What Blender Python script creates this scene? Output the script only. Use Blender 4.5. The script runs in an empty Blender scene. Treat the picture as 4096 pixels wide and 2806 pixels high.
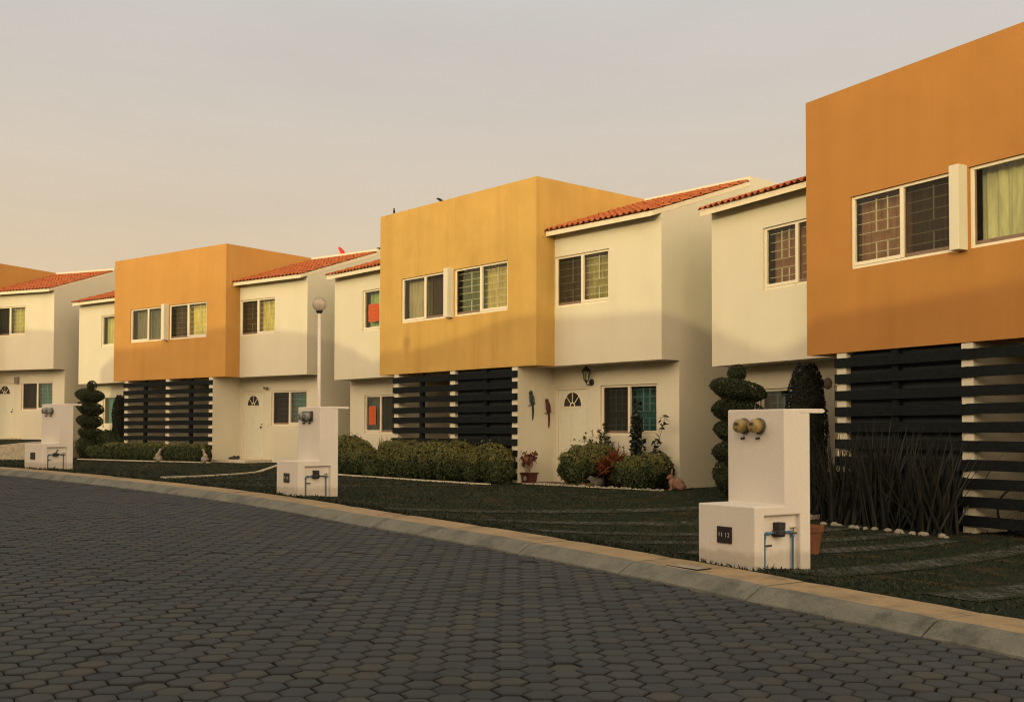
import bpy, bmesh, math, random
import numpy as np
from mathutils import Vector, Matrix
random.seed(7); RNG = np.random.default_rng(11)
R = math.radians
scene = bpy.context.scene
COL = scene.collection

# ------------------------------------------------------------------ node / material helpers
def new_mat(name):
    m = bpy.data.materials.new(name); m.use_nodes = True
    nt = m.node_tree; nt.nodes.clear()
    out = nt.nodes.new('ShaderNodeOutputMaterial')
    return m, nt, out
def N(nt, typ, **kw):
    n = nt.nodes.new(typ)
    for k, v in kw.items():
        if k.startswith('i_'): n.inputs[k[2:].replace('_', ' ')].default_value = v
        else: setattr(n, k, v)
    return n
def L(nt, a, b): nt.links.new(a, b)
def mathn(nt, op, a, b=None):
    n = nt.nodes.new('ShaderNodeMath'); n.operation = op
    for i, x in enumerate((a, b)):
        if x is None: continue
        if isinstance(x, (int, float)): n.inputs[i].default_value = x
        else: nt.links.new(x, n.inputs[i])
    return n.outputs[0]
def mixc(nt, fac, a, b, blend='MIX'):
    n = nt.nodes.new('ShaderNodeMix'); n.data_type = 'RGBA'; n.blend_type = blend
    for sock, x in ((n.inputs[0], fac), (n.inputs[6], a), (n.inputs[7], b)):
        if isinstance(x, (int, float)): sock.default_value = x
        elif isinstance(x, tuple): sock.default_value = (x[0], x[1], x[2], 1)
        else: nt.links.new(x, sock)
    return n.outputs[2]
def ramp(nt, fac, stops):
    n = nt.nodes.new('ShaderNodeValToRGB'); e = n.color_ramp.elements
    while len(e) < len(stops): e.new(0.5)
    for el, (p, c) in zip(e, stops):
        el.position = p; el.color = (c[0], c[1], c[2], 1) if isinstance(c, tuple) else (c, c, c, 1)
    nt.links.new(fac, n.inputs[0]); return n.outputs[0]
def noise(nt, vec, scale, detail=4, rough=.55):
    n = N(nt, 'ShaderNodeTexNoise'); n.inputs['Scale'].default_value = scale
    n.inputs['Detail'].default_value = detail; n.inputs['Roughness'].default_value = rough
    if vec is not None: L(nt, vec, n.inputs['Vector'])
    return n.outputs[0]
def objco(nt, scale=(1, 1, 1)):
    tc = N(nt, 'ShaderNodeTexCoord'); mp = N(nt, 'ShaderNodeMapping'); mp.inputs['Scale'].default_value = scale
    L(nt, tc.outputs['Object'], mp.inputs['Vector']); return mp.outputs[0]
def bumpn(nt, h, strength, dist=.01):
    b = N(nt, 'ShaderNodeBump'); b.inputs['Strength'].default_value = strength; b.inputs['Distance'].default_value = dist
    L(nt, h, b.inputs['Height']); return b.outputs[0]
def principled(nt, out, color, rough=.8, spec=.3, metal=0, normal=None):
    p = N(nt, 'ShaderNodeBsdfPrincipled')
    if isinstance(color, tuple): p.inputs['Base Color'].default_value = (color[0], color[1], color[2], 1)
    else: L(nt, color, p.inputs['Base Color'])
    if isinstance(rough, (int, float)): p.inputs['Roughness'].default_value = rough
    else: L(nt, rough, p.inputs['Roughness'])
    p.inputs['Specular IOR Level'].default_value = spec; p.inputs['Metallic'].default_value = metal
    if normal is not None: L(nt, normal, p.inputs['Normal'])
    L(nt, p.outputs[0], out.inputs[0]); return p
def simple(name, col, rough=.7, spec=.3, metal=0, var=.12, nscale=9, bump=0, bscale=60):
    m, nt, out = new_mat(name); v = objco(nt)
    f = ramp(nt, noise(nt, v, nscale, 5), [(.3, tuple(c*(1-var) for c in col)), (.7, tuple(min(1, c*(1+var)) for c in col))])
    nrm = bumpn(nt, noise(nt, v, bscale, 3), bump, .01) if bump else None
    principled(nt, out, f, rough, spec, metal, nrm); return m
def stucco(name, col, stain=.15, blotch=.05, splash=False):
    m, nt, out = new_mat(name); v = objco(nt); vs = objco(nt, (2.6, 2.6, .22))
    c = ramp(nt, noise(nt, v, .9, 6, .6), [(.3, tuple(x*(1-blotch) for x in col)), (.72, tuple(min(1, x*(1+blotch)) for x in col))])
    st = ramp(nt, noise(nt, vs, .8, 6, .62), [(.46, 0.), (.80, 1.)])
    st = mathn(nt, 'MULTIPLY', st, stain)
    c = mixc(nt, st, c, tuple(a*b for a, b in zip(col, (.70, .63, .56))))
    if splash:
        z_ = N(nt, 'ShaderNodeSeparateXYZ'); L(nt, v, z_.inputs[0])
        hgt = mathn(nt, 'ADD', z_.outputs[2], mathn(nt, 'MULTIPLY', noise(nt, v, 7, 6, .75), -.16))
        c = mixc(nt, ramp(nt, hgt, [(0., .45), (.05, 0.)]), c, (.30, .26, .19))
        c = mixc(nt, ramp(nt, noise(nt, objco(nt, (5, 5, .7)), 2.4, 7, .75), [(.62, 0.), (.80, .40)]), c, tuple(a*b for a, b in zip(col, (.60, .58, .54))))
    fine = noise(nt, v, 55, 4, .7)
    c = mixc(nt, .09, c, ramp(nt, fine, [(.35, .25), (.65, 1.)]), 'MULTIPLY')
    principled(nt, out, c, .9, .15, 0, bumpn(nt, fine, .22, .012)); return m

M = {}
M['white'] = stucco('white_stucco', (.68, .63, .57), .12, .05, True)
M['white_house'] = stucco('white_house_stucco', (.60, .555, .440), .16, .045)
M['orange_a'] = stucco('orange_stucco', (.465, .245, .070), .3, .08)
M['orange_b'] = stucco('faded_orange_stucco', (.495, .312, .092), .55, .11)
M['orange_c'] = stucco('deep_orange_stucco', (.385, .18, .050), .28, .08)
M['frame'] = simple('white_window_frame', (.66, .59, .46), .45, .4, var=.03)
M['bronze'] = simple('bronze_rail', (.17, .11, .075), .5, .4)
M['fascia'] = simple('fascia_plaster', (.66, .58, .43), .85, .2, var=.06, nscale=4, bump=.1)
M['door'] = simple('cream_door', (.60, .58, .47), .55, .35, var=.03)
M['black'] = simple('black_plastic', (.018, .018, .019), .5, .4)
M['iron'] = simple('dark_iron', (.02, .018, .016), .45, .5, .3)
M['slat'] = simple('dark_stained_timber', (.0105, .0125, .0135), .85, .05, var=.3, nscale=20, bump=.1)
M['board'] = simple('dark_boards', (.028, .033, .036), .85, .05, var=.12, nscale=6)
M['grille'] = simple('cream_grille_bars', (.62, .56, .38), .5, .3)
M['grille_pale'] = simple('pale_teal_bars', (.16, .27, .26), .5, .3)
M['glassdark'] = simple('dark_pane', (.02, .02, .022), .12, .6)
M['concrete'] = simple('grey_concrete', (.30, .27, .22), .9, .15, var=.25, nscale=7, bump=.25)
M['edging'] = simple('pale_concrete_edging', (.48, .42, .33), .9, .15, var=.25, nscale=10, bump=.2)
M['stone'] = simple('white_stone', (.24, .22, .18), .85, .2, var=.25, nscale=14, bump=.2)
M['terracotta'] = simple('terracotta', (.15, .062, .030), .8, .2, var=.2, nscale=9)
M['rabbit'] = simple('pink_terracotta', (.19, .10, .072), .8, .2, var=.2, nscale=16)
M['greystatue'] = simple('grey_cast_stone', (.09, .085, .075), .85, .2, var=.3, nscale=18)
M['goose'] = simple('pale_ceramic', (.24, .195, .15), .6, .35, var=.15)
M['bluepipe'] = simple('blue_pvc_pipe', (.055, .14, .24), .5, .4, var=.2)
M['brass'] = simple('brass', (.30, .22, .10), .35, .5, .8)
M['amber'] = simple('amber_meter_cover', (.27, .195, .068), .35, .5, var=.15, nscale=25)
M['greymeter'] = simple('grey_meter', (.20, .21, .20), .3, .5, .2, var=.5, nscale=30)
M['meterring'] = simple('meter_ring', (.10, .09, .07), .4, .5, .5)
M['plaque'] = simple('black_plaque', (.022, .020, .020), .35, .4)
M['numeral'] = simple('grey_numeral', (.52, .50, .46), .5, .3)
M['polewhite'] = simple('white_lamp_pole', (.66, .60, .54), .5, .35, var=.05)
M['red'] = simple('red_dish_paint', (.55, .055, .025), .5, .3)
M['sign'] = simple('orange_paper', (.50, .10, .035), .8, .1, var=.05)
M['signink'] = simple('paper_scribble', (.26, .05, .022), .8, .1)
M['parrotblue'] = simple('painted_teal', (.022, .040, .042), .5, .3, var=.4, nscale=20)
M['parrotred'] = simple('painted_red', (.085, .022, .016), .5, .3, var=.4, nscale=20)
M['parrotgreen'] = simple('painted_green', (.08, .085, .025), .5, .3, var=.3, nscale=20)
M['redpot'] = simple('red_glazed_pot', (.07, .022, .018), .4, .4, var=.4, nscale=25)
M['bark'] = simple('dark_bark', (.05, .035, .025), .9, .1, var=.3, nscale=20)
M['brownwall'] = simple('wall_fixture', (.16, .13, .09), .6, .3)
M['switch'] = simple('cream_switch', (.72, .60, .40), .5, .3)
M['birdm'] = simple('bird_feathers', (.014, .013, .013), .7, .2)
M['room'] = simple('patio_plaster', (.50, .45, .36), .9, .1)

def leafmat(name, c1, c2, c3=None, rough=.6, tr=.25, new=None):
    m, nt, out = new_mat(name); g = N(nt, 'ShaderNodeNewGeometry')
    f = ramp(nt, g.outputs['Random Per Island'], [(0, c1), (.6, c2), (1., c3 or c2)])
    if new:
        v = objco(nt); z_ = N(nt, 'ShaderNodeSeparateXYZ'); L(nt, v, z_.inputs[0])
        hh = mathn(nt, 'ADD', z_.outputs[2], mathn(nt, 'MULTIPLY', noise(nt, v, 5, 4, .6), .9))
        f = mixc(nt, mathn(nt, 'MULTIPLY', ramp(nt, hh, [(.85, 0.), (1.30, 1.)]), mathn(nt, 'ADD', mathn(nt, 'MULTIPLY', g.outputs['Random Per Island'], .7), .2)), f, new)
    p = N(nt, 'ShaderNodeBsdfPrincipled'); L(nt, f, p.inputs['Base Color'])
    p.inputs['Roughness'].default_value = rough; p.inputs['Specular IOR Level'].default_value = .25
    t = N(nt, 'ShaderNodeBsdfTranslucent'); L(nt, f, t.inputs[0])
    mx = N(nt, 'ShaderNodeMixShader'); mx.inputs[0].default_value = tr
    L(nt, p.outputs[0], mx.inputs[1]); L(nt, t.outputs[0], mx.inputs[2]); L(nt, mx.outputs[0], out.inputs[0]); return m
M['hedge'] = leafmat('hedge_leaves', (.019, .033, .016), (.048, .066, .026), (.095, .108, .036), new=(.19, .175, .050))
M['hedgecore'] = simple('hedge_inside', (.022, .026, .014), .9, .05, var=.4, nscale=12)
M['topiary'] = leafmat('topiary_leaves', (.018, .026, .013), (.034, .044, .020), (.055, .064, .026))
M['cypress'] = leafmat('cypress_leaves', (.010, .011, .012), (.017, .018, .018), (.028, .028, .026))
M['flax'] = leafmat('flax_blades', (.008, .009, .009), (.013, .014, .012), (.030, .027, .018), .5, .1)
M['darkleaf'] = leafmat('dark_glossy_leaves', (.012, .016, .015), (.022, .030, .024), (.04, .05, .034), .4)
M['redleaf'] = leafmat('red_strap_leaves', (.10, .030, .016), (.24, .075, .032), (.36, .15, .05), .5)
M['succulent'] = leafmat('pale_succulent', (.16, .13, .05), (.28, .22, .09), (.36, .28, .12))
M['agave'] = leafmat('agave_blades', (.035, .045, .025), (.06, .07, .035), (.09, .09, .05))
M['burgundy'] = leafmat('burgundy_leaves', (.06, .014, .012), (.14, .03, .02), (.26, .12, .07))
M['grassblade'] = leafmat('grass_blades', (.011, .018, .012), (.022, .031, .018), (.055, .050, .027), .7, .2)

# glass: clear with a mirror-like fresnel part
m, nt, out = new_mat('window_glass'); fr = N(nt, 'ShaderNodeFresnel'); fr.inputs[0].default_value = 1.5
tr = N(nt, 'ShaderNodeBsdfTransparent'); tr.inputs[0].default_value = (.86, .90, .84, 1)
gl = N(nt, 'ShaderNodeBsdfGlossy'); gl.inputs['Roughness'].default_value = .03
mx = N(nt, 'ShaderNodeMixShader'); L(nt, mathn(nt, 'MULTIPLY', fr.outputs[0], .5), mx.inputs[0]); L(nt, tr.outputs[0], mx.inputs[1]); L(nt, gl.outputs[0], mx.inputs[2])
L(nt, mx.outputs[0], out.inputs[0]); M['glass'] = m
m, nt, out = new_mat('insect_mesh')
tr = N(nt, 'ShaderNodeBsdfTransparent'); df = N(nt, 'ShaderNodeBsdfDiffuse'); df.inputs[0].default_value = (.035, .032, .028, 1)
mx = N(nt, 'ShaderNodeMixShader'); mx.inputs[0].default_value = .52; L(nt, tr.outputs[0], mx.inputs[1]); L(nt, df.outputs[0], mx.inputs[2])
L(nt, mx.outputs[0], out.inputs[0]); M['mesh'] = m
# frosted lamp globe
m, nt, out = new_mat('lamp_globe_glass')
tl = N(nt, 'ShaderNodeBsdfTranslucent'); tl.inputs[0].default_value = (1, .93, .80, 1)
df = N(nt, 'ShaderNodeBsdfDiffuse'); df.inputs[0].default_value = (1, .86, .68, 1)
tp = N(nt, 'ShaderNodeBsdfTransparent'); tp.inputs[0].default_value = (1, .95, .88, 1)
gl = N(nt, 'ShaderNodeBsdfGlossy'); gl.inputs['Roughness'].default_value = .08
a = N(nt, 'ShaderNodeMixShader'); a.inputs[0].default_value = .35; L(nt, tl.outputs[0], a.inputs[1]); L(nt, df.outputs[0], a.inputs[2])
b = N(nt, 'ShaderNodeMixShader'); b.inputs[0].default_value = .30; L(nt, a.outputs[0], b.inputs[1]); L(nt, tp.outputs[0], b.inputs[2])
fr = N(nt, 'ShaderNodeFresnel'); fr.inputs[0].default_value = 1.4
c = N(nt, 'ShaderNodeMixShader'); L(nt, fr.outputs[0], c.inputs[0]); L(nt, b.outputs[0], c.inputs[1]); L(nt, gl.outputs[0], c.inputs[2])
L(nt, c.outputs[0], out.inputs[0]); M['globe'] = m
# curtains
def curtain_mat(name, col, stripes=0):
    m, nt, out = new_mat(name); v = objco(nt, (1, 1, .15))
    f = ramp(nt, noise(nt, v, 14, 3), [(.3, tuple(x*.72 for x in col)), (.7, tuple(min(1, x*1.2) for x in col))])
    principled(nt, out, f, .85, .1); return m
CUR = {}
def cur(col):
    col = tuple(min(.75, x*1.55) for x in col)
    if col not in CUR: CUR[col] = curtain_mat('curtain_cloth', col)
    return CUR[col]
# roof tiles
m, nt, out = new_mat('clay_roof_tiles'); v = objco(nt); g = N(nt, 'ShaderNodeNewGeometry')
c = ramp(nt, noise(nt, v, 7, 5, .6), [(.25, (.24, .060, .022)), (.5, (.36, .095, .032)), (.75, (.43, .14, .052))])
c = mixc(nt, .35, c, ramp(nt, g.outputs['Random Per Island'], [(0, (.24, .058, .022)), (1, (.46, .135, .048))]))
c = mixc(nt, .5, c, ramp(nt, noise(nt, v, 30, 4), [(.35, .45), (.6, 1.)]), 'MULTIPLY')
principled(nt, out, c, .8, .2, 0, bumpn(nt, noise(nt, v, 60, 3), .2)); M['tile'] = m
# pavers
m, nt, out = new_mat('hex_pavers'); v = objco(nt); g = N(nt, 'ShaderNodeNewGeometry'); rnd = g.outputs['Random Per Island']
c = ramp(nt, rnd, [(0, (.035, .038, .046)), (.12, (.044, .050, .055)), (.6, (.052, .057, .058)), (.85, (.058, .060, .057)), (1, (.067, .064, .053))])
big = ramp(nt, noise(nt, v, .55, 5, .6), [(.3, .84), (.7, 1.12)])
c = mixc(nt, 1., c, big, 'MULTIPLY')
fine = noise(nt, v, 90, 5, .7)
c = mixc(nt, .55, c, ramp(nt, fine, [(.3, .45), (.7, 1.25)]), 'MULTIPLY')
c = mixc(nt, ramp(nt, noise(nt, v, 6, 5, .65), [(.58, 0.), (.82, .5)]), c, (.034, .034, .034))
ra = N(nt, 'ShaderNodeAttribute', attribute_name='rim')
rm = mathn(nt, 'MULTIPLY', ramp(nt, ra.outputs['Fac'], [(.15, 0.), (.95, 1.)]), ramp(nt, noise(nt, v, 11, 4, .6), [(.3, .45), (.7, .95)]))
c = mixc(nt, rm, c, (.029, .029, .030))
principled(nt, out, c, ramp(nt, fine, [(.3, .7), (.7, .95)]), .25, 0, bumpn(nt, fine, .5, .006)); M['paver'] = m
m, nt, out = new_mat('paver_joint_dirt'); v = objco(nt)
c = ramp(nt, noise(nt, v, 12, 5), [(.3, (.016, .017, .019)), (.75, (.028, .028, .027))])
principled(nt, out, c, .95, .05); M['joint'] = m
# kerb
def kerbmat(name, a, b2, dirt):
    m, nt, out = new_mat(name); v = objco(nt)
    c = ramp(nt, noise(nt, v, 3.5, 6, .65), [(.3, a), (.7, b2)])
    c = mixc(nt, ramp(nt, noise(nt, v, 2.2, 7, .72), [(.50, 0.), (.66, .75)]), c, dirt)
    fine = noise(nt, v, 70, 5, .7)
    c = mixc(nt, .5, c, ramp(nt, fine, [(.3, .5), (.65, 1.15)]), 'MULTIPLY')
    principled(nt, out, c, .92, .15, 0, bumpn(nt, fine, .4, .01)); return m
M['kerbtop'] = kerbmat('kerb_top', (.30, .222, .128), (.40, .295, .172), (.15, .125, .09))
M['kerbface'] = kerbmat('kerb_face', (.15, .15, .128), (.215, .208, .17), (.075, .077, .07))
# lawn soil and thatch
m, nt, out = new_mat('lawn_ground'); v = objco(nt)
c = ramp(nt, noise(nt, v, 22, 6, .7), [(.25, (.012, .018, .014)), (.6, (.022, .030, .019)), (.85, (.038, .043, .025))])
dry = ramp(nt, noise(nt, v, 1.7, 6, .7), [(.52, 0.), (.70, .85)])
c = mixc(nt, dry, c, (.100, .060, .027))
principled(nt, out, c, .95, .05, 0, bumpn(nt, noise(nt, v, 45, 5, .7), .9, .02)); M['lawn'] = m
# turf block strips
m, nt, out = new_mat('turf_block_concrete')
uv = N(nt, 'ShaderNodeUVMap'); sp = N(nt, 'ShaderNodeSeparateXYZ'); L(nt, uv.outputs[0], sp.inputs[0])
row = mathn(nt, 'FLOOR', mathn(nt, 'MULTIPLY', sp.outputs[1], 9.))
fx = mathn(nt, 'ABSOLUTE', mathn(nt, 'SUBTRACT', mathn(nt, 'FRACT', mathn(nt, 'ADD', mathn(nt, 'MULTIPLY', sp.outputs[0], 7.), mathn(nt, 'MULTIPLY', row, .5))), .5))
fy = mathn(nt, 'ABSOLUTE', mathn(nt, 'SUBTRACT', mathn(nt, 'FRACT', mathn(nt, 'MULTIPLY', sp.outputs[1], 9.)), .5))
hole = mathn(nt, 'MULTIPLY', mathn(nt, 'LESS_THAN', fx, .30), mathn(nt, 'LESS_THAN', fy, .32))
v = objco(nt)
cov = ramp(nt, noise(nt, v, 2.6, 6, .7), [(.42, 0.), (.60, 1.)])
hole = mathn(nt, 'MAXIMUM', hole, mathn(nt, 'GREATER_THAN', mathn(nt, 'ADD', mathn(nt, 'MULTIPLY', mathn(nt, 'ABSOLUTE', mathn(nt, 'SUBTRACT', sp.outputs[0], .21)), 4.6), noise(nt, v, 5, 5, .7)), 1.22))
hole = mathn(nt, 'MAXIMUM', hole, cov)
cc = ramp(nt, noise(nt, v, 14, 5), [(.3, (.070, .070, .068)), (.7, (.125, .120, .110))])
gc = ramp(nt, noise(nt, v, 30, 5), [(.3, (.014, .019, .013)), (.7, (.028, .034, .018))])
c = mixc(nt, hole, cc, gc)
principled(nt, out, c, .95, .1, 0, bumpn(nt, mathn(nt, 'SUBTRACT', 1., hole), .6, .02)); M['turf'] = m

# ------------------------------------------------------------------ mesh builder
class MB:
    def __init__(s): s.v = []; s.f = []; s.m = []; s.uv = None
    def add(s, vs, fs, mi=0):
        o = len(s.v); s.v += [tuple(x) for x in vs]
        for f in fs: s.f.append(tuple(i+o for i in f)); s.m.append(mi)
        return s
    def quad(s, a, b, c, d, mi=0): return s.add([a, b, c, d], [(0, 1, 2, 3)], mi)
    def box(s, x0, x1, y0, y1, z0, z1, mi=0):
        return s.add([(x0, y0, z0), (x1, y0, z0), (x1, y1, z0), (x0, y1, z0), (x0, y0, z1), (x1, y0, z1), (x1, y1, z1), (x0, y1, z1)],
                     [(0, 3, 2, 1), (4, 5, 6, 7), (0, 1, 5, 4), (1, 2, 6, 5), (2, 3, 7, 6), (3, 0, 4, 7)], mi)
    def prism(s, poly, axis, a, b, mi=0):
        n = len(poly)
        def P(p, t):
            if axis == 'x': return (t, p[0], p[1])
            if axis == 'y': return (p[0], t, p[1])
            return (p[0], p[1], t)
        vs = [P(p, a) for p in poly]+[P(p, b) for p in poly]
        fs = [tuple(range(n))[::-1], tuple(range(n, 2*n))]+[(i, (i+1) % n, n+(i+1) % n, n+i) for i in range(n)]
        return s.add(vs, fs, mi)
    def tube(s, pts, r, n=8, mi=0, cap=True):
        pts = [Vector(p) for p in pts]; rs = r if isinstance(r, (list, tuple)) else [r]*len(pts)
        vs = []; fs = []
        for i, p in enumerate(pts):
            d = (pts[min(i+1, len(pts)-1)]-pts[max(i-1, 0)]).normalized()
            u = d.cross(Vector((0, 0, 1)) if abs(d.z) < .9 else Vector((1, 0, 0))).normalized(); w = d.cross(u)
            for k in range(n):
                a = 2*math.pi*k/n; vs.append(p+(u*math.cos(a)+w*math.sin(a))*rs[i])
        for i in range(len(pts)-1):
            for k in range(n): fs.append((i*n+k, i*n+(k+1) % n, (i+1)*n+(k+1) % n, (i+1)*n+k))
        if cap: fs += [tuple(range(n))[::-1], tuple(range((len(pts)-1)*n, len(pts)*n))]
        return s.add(vs, fs, mi)
    def lathe(s, prof, c=(0, 0, 0), n=20, mi=0, axis=None):
        vs = []; fs = []
        Q = Matrix.Identity(3) if axis is None else Vector((0, 0, 1)).rotation_difference(Vector(axis)).to_matrix()
        for r, z in prof:
            for k in range(n):
                a = 2*math.pi*k/n; vs.append(Vector(c)+Q @ Vector((r*math.cos(a), r*math.sin(a), z)))
        m_ = len(prof)
        for i in range(m_-1):
            for k in range(n): fs.append((i*n+k, i*n+(k+1) % n, (i+1)*n+(k+1) % n, (i+1)*n+k))
        fs += [tuple(range(n))[::-1], tuple(range((m_-1)*n, m_*n))]
        return s.add(vs, fs, mi)
    def ell(s, c, r, n=14, mi=0, rot=None, jit=0):
        prof = []; k = max(6, n//2)
        vs = []; fs = []
        Q = rot or Matrix.Identity(3)
        for i in range(k+1):
            t = math.pi*i/k
            for j in range(n):
                a = 2*math.pi*j/n; q = 1+(random.random()-.5)*jit
                vs.append(Vector(c)+Q @ Vector((r[0]*math.sin(t)*math.cos(a)*q, r[1]*math.sin(t)*math.sin(a)*q, -r[2]*math.cos(t)*q)))
        for i in range(k):
            for j in range(n): fs.append((i*n+j, i*n+(j+1) % n, (i+1)*n+(j+1) % n, (i+1)*n+j))
        return s.add(vs, fs, mi)
    def build(s, name, mats, parent=None, smooth=False, bevel=0, loc=None, rotz=0, merge=False):
        me = bpy.data.meshes.new(name); me.from_pydata([tuple(x) for x in s.v], [], s.f)
        if not isinstance(mats, (list, tuple)): mats = [mats]
        for m_ in mats: me.materials.append(m_)
        if len(mats) > 1: me.polygons.foreach_set('material_index', s.m)
        if s.uv is not None:
            ul = me.uv_layers.new(name='UVMap')
            for li, l in enumerate(me.loops): ul.data[li].uv = s.uv[l.vertex_index]
        if merge or bevel or smooth:
            bm = bmesh.new(); bm.from_mesh(me)
            bmesh.ops.remove_doubles(bm, verts=bm.verts, dist=.0004)
            bmesh.ops.recalc_face_normals(bm, faces=bm.faces); bm.to_mesh(me); bm.free()
        if smooth: me.polygons.foreach_set('use_smooth', [True]*len(me.polygons))
        me.update()
        o = bpy.data.objects.new(name, me); COL.objects.link(o)
        if parent: o.parent = parent
        if loc: o.location = loc
        o.rotation_euler.z = rotz
        if bevel:
            b = o.modifiers.new('edge', 'BEVEL'); b.width = bevel; b.segments = 2; b.limit_method = 'ANGLE'
        return o
def tag(o, label=None, cat=None, group=None, kind=None):
    for k, v_ in (('label', label), ('category', cat), ('group', group), ('kind', kind)):
        if v_: o[k] = v_
    return o
def empty(name, loc, rz=0, label=None, cat=None, group=None):
    o = bpy.data.objects.new(name, None); COL.objects.link(o); o.location = loc; o.rotation_euler.z = rz
    o.empty_display_size = .1; return tag(o, label, cat, group)
def copy_tree(o, parent=None):
    c = o.copy(); COL.objects.link(c)
    if parent: c.parent = parent
    for ch in list(o.children): copy_tree(ch, c)
    return c
def text_mesh(body, size, name, mat, parent, mtx):
    cu = bpy.data.curves.new('txt', 'FONT'); cu.body = body; cu.size = size; cu.align_x = 'CENTER'; cu.align_y = 'CENTER'; cu.extrude = .001; cu.space_character = 1.15; cu.offset = -.0004
    t = bpy.data.objects.new('txt', cu); COL.objects.link(t)
    dg = bpy.context.evaluated_depsgraph_get(); me = bpy.data.meshes.new_from_object(t.evaluated_get(dg))
    bpy.data.objects.remove(t); me.name = name; me.materials.clear(); me.materials.append(mat)
    o = bpy.data.objects.new(name, me); COL.objects.link(o); o.parent = parent; o.matrix_local = mtx; return o

# ------------------------------------------------------------------ terrain functions
TX, TY, SL = -.638, .77, .0197
def plane(x, y): return .118+SL*np.clip((x-1.551)*TX+(y-8.917)*TY, -14, 48)
CURB = np.array([(6.6, -1.5), (5.6, 1.2), (4.9, 2.9), (4.4, 4.0), (3.8, 5.3), (3.1, 6.5), (2.22, 7.8), (1.85, 8.35), (1.54, 8.85), (.98, 9.66), (.14, 10.79), (-.4, 11.5), (-1.33, 12.66), (-2.25, 13.9), (-2.95, 14.8), (-3.87, 15.83), (-5.14, 17.1), (-6.33, 18.25), (-9.03, 20.55), (-10.16, 21.3), (-12.5, 22.7), (-16, 24.2), (-20, 25.4), (-26, 26.4)])
def cdist(x, y):
    x = np.asarray(x, float); y = np.asarray(y, float); best = np.full(x.shape, 1e9); sg = np.ones(x.shape)
    for i in range(len(CURB)-1):
        a, b_ = CURB[i], CURB[i+1]; e = b_-a; t = np.clip(((x-a[0])*e[0]+(y-a[1])*e[1])/(e@e), 0, 1)
        dx = x-(a[0]+e[0]*t); dy = y-(a[1]+e[1]*t); D = np.hypot(dx, dy)
        s_ = np.sign(e[1]*dx-e[0]*dy); k = D < best; best = np.where(k, D, best); sg = np.where(k, s_, sg)
    return best*sg
SH = np.array([(3, -.19), (9.8, -.18), (11.5, -.05), (14, .035), (25.5, .035), (29, .19), (38.5, .19), (41.5, .816), (60, .816)])
def gz(x, y):
    x = np.asarray(x, float); y = np.asarray(y, float)
    d = cdist(x, y); k = np.clip((d-.2)/np.interp(x*TX+y*TY, [8, 13, 20, 30], [5.5, 6.5, 7.5, 10.5]), 0, 1); k = k*(1.6-.6*k)
    z = plane(x, y)*(1-k)+np.interp(x*TX+y*TY, SH[:, 0], SH[:, 1])*k
    return z
def gzf(x, y): return float(gz(np.array([x]), np.array([y]))[0])
# smooth, resampled kerb line
def resample(P, step):
    d = np.r_[0, np.cumsum(np.hypot(*np.diff(P, axis=0).T))]; n = int(d[-1]/step)
    s_ = np.linspace(0, d[-1], n+1); Q = np.c_[np.interp(s_, d, P[:, 0]), np.interp(s_, d, P[:, 1])]
    for _ in range(14): Q[1:-1] = (Q[:-2]+2*Q[1:-1]+Q[2:])/4
    return Q
KL = resample(CURB, .18)
tang = np.gradient(KL, axis=0); tang /= np.hypot(*tang.T)[:, None]
NRM = np.c_[tang[:, 1], -tang[:, 0]]          # towards the houses

# lawn
ds = np.r_[-.04, np.arange(.15, 3, .2), np.arange(3, 18, .5), 22, 30, 60]
V = []; F = []
idx = np.arange(0, len(KL), 2); K2 = KL[idx]; N2 = NRM[idx]
for d in ds:
    P = K2+N2*d; z = gz(P[:, 0], P[:, 1])
    if d < .1: z = plane(P[:, 0], P[:, 1])-.012
    V.append(np.c_[P, z])
V = np.concatenate(V); nn = len(K2)
for j in range(len(ds)-1):
    for i in range(nn-1): F.append((j*nn+i, j*nn+i+1, (j+1)*nn+i+1, (j+1)*nn+i))
mb = MB(); mb.add(V.tolist(), F); tag(mb.build('lawn', M['lawn'], smooth=True), kind='structure')
mb = MB(); mb.quad((-400, -400, -1.6), (400, -400, -1.6), (400, 400, -1.6), (-400, 400, -1.6))
tag(mb.build('ground', M['lawn']), kind='structure')
# road bed
V = []; F = []; gx = np.r_[-160, -80, np.arange(-50, 10.1, 2.)]; gy = np.r_[-120, -60, np.arange(-24, 40.1, 2.)]
for y in gy:
    for x in gx: V.append((x, y, float(plane(x, y))-.116 - (.0 if float(cdist(np.array([x]), np.array([y]))[0]) < .5 else 1.0)))
for j in range(len(gy)-1):
    for i in range(len(gx)-1):
        a = j*len(gx)+i; F.append((a, a+1, a+1+len(gx), a+len(gx)))
mb = MB(); mb.add(V, F); tag(mb.build('road', M['joint']), kind='structure')
# hexagonal pavers, each a bevelled block of the one paving surface
rows = []; s_ = .163; cx = s_*.866
pts = []
for i in range(-110, 30):
    x = i*cx
    for j in range(20, 150):
        y = j*s_+(s_/2 if i % 2 else 0)
        if abs(x) > .56*y+1.6 and x < 0: continue
        if x > 5.5: continue
        pts.append((x, y))
pts = np.array(pts); dd = cdist(pts[:, 0], pts[:, 1]); pts = pts[(dd < -.46)]
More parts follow.
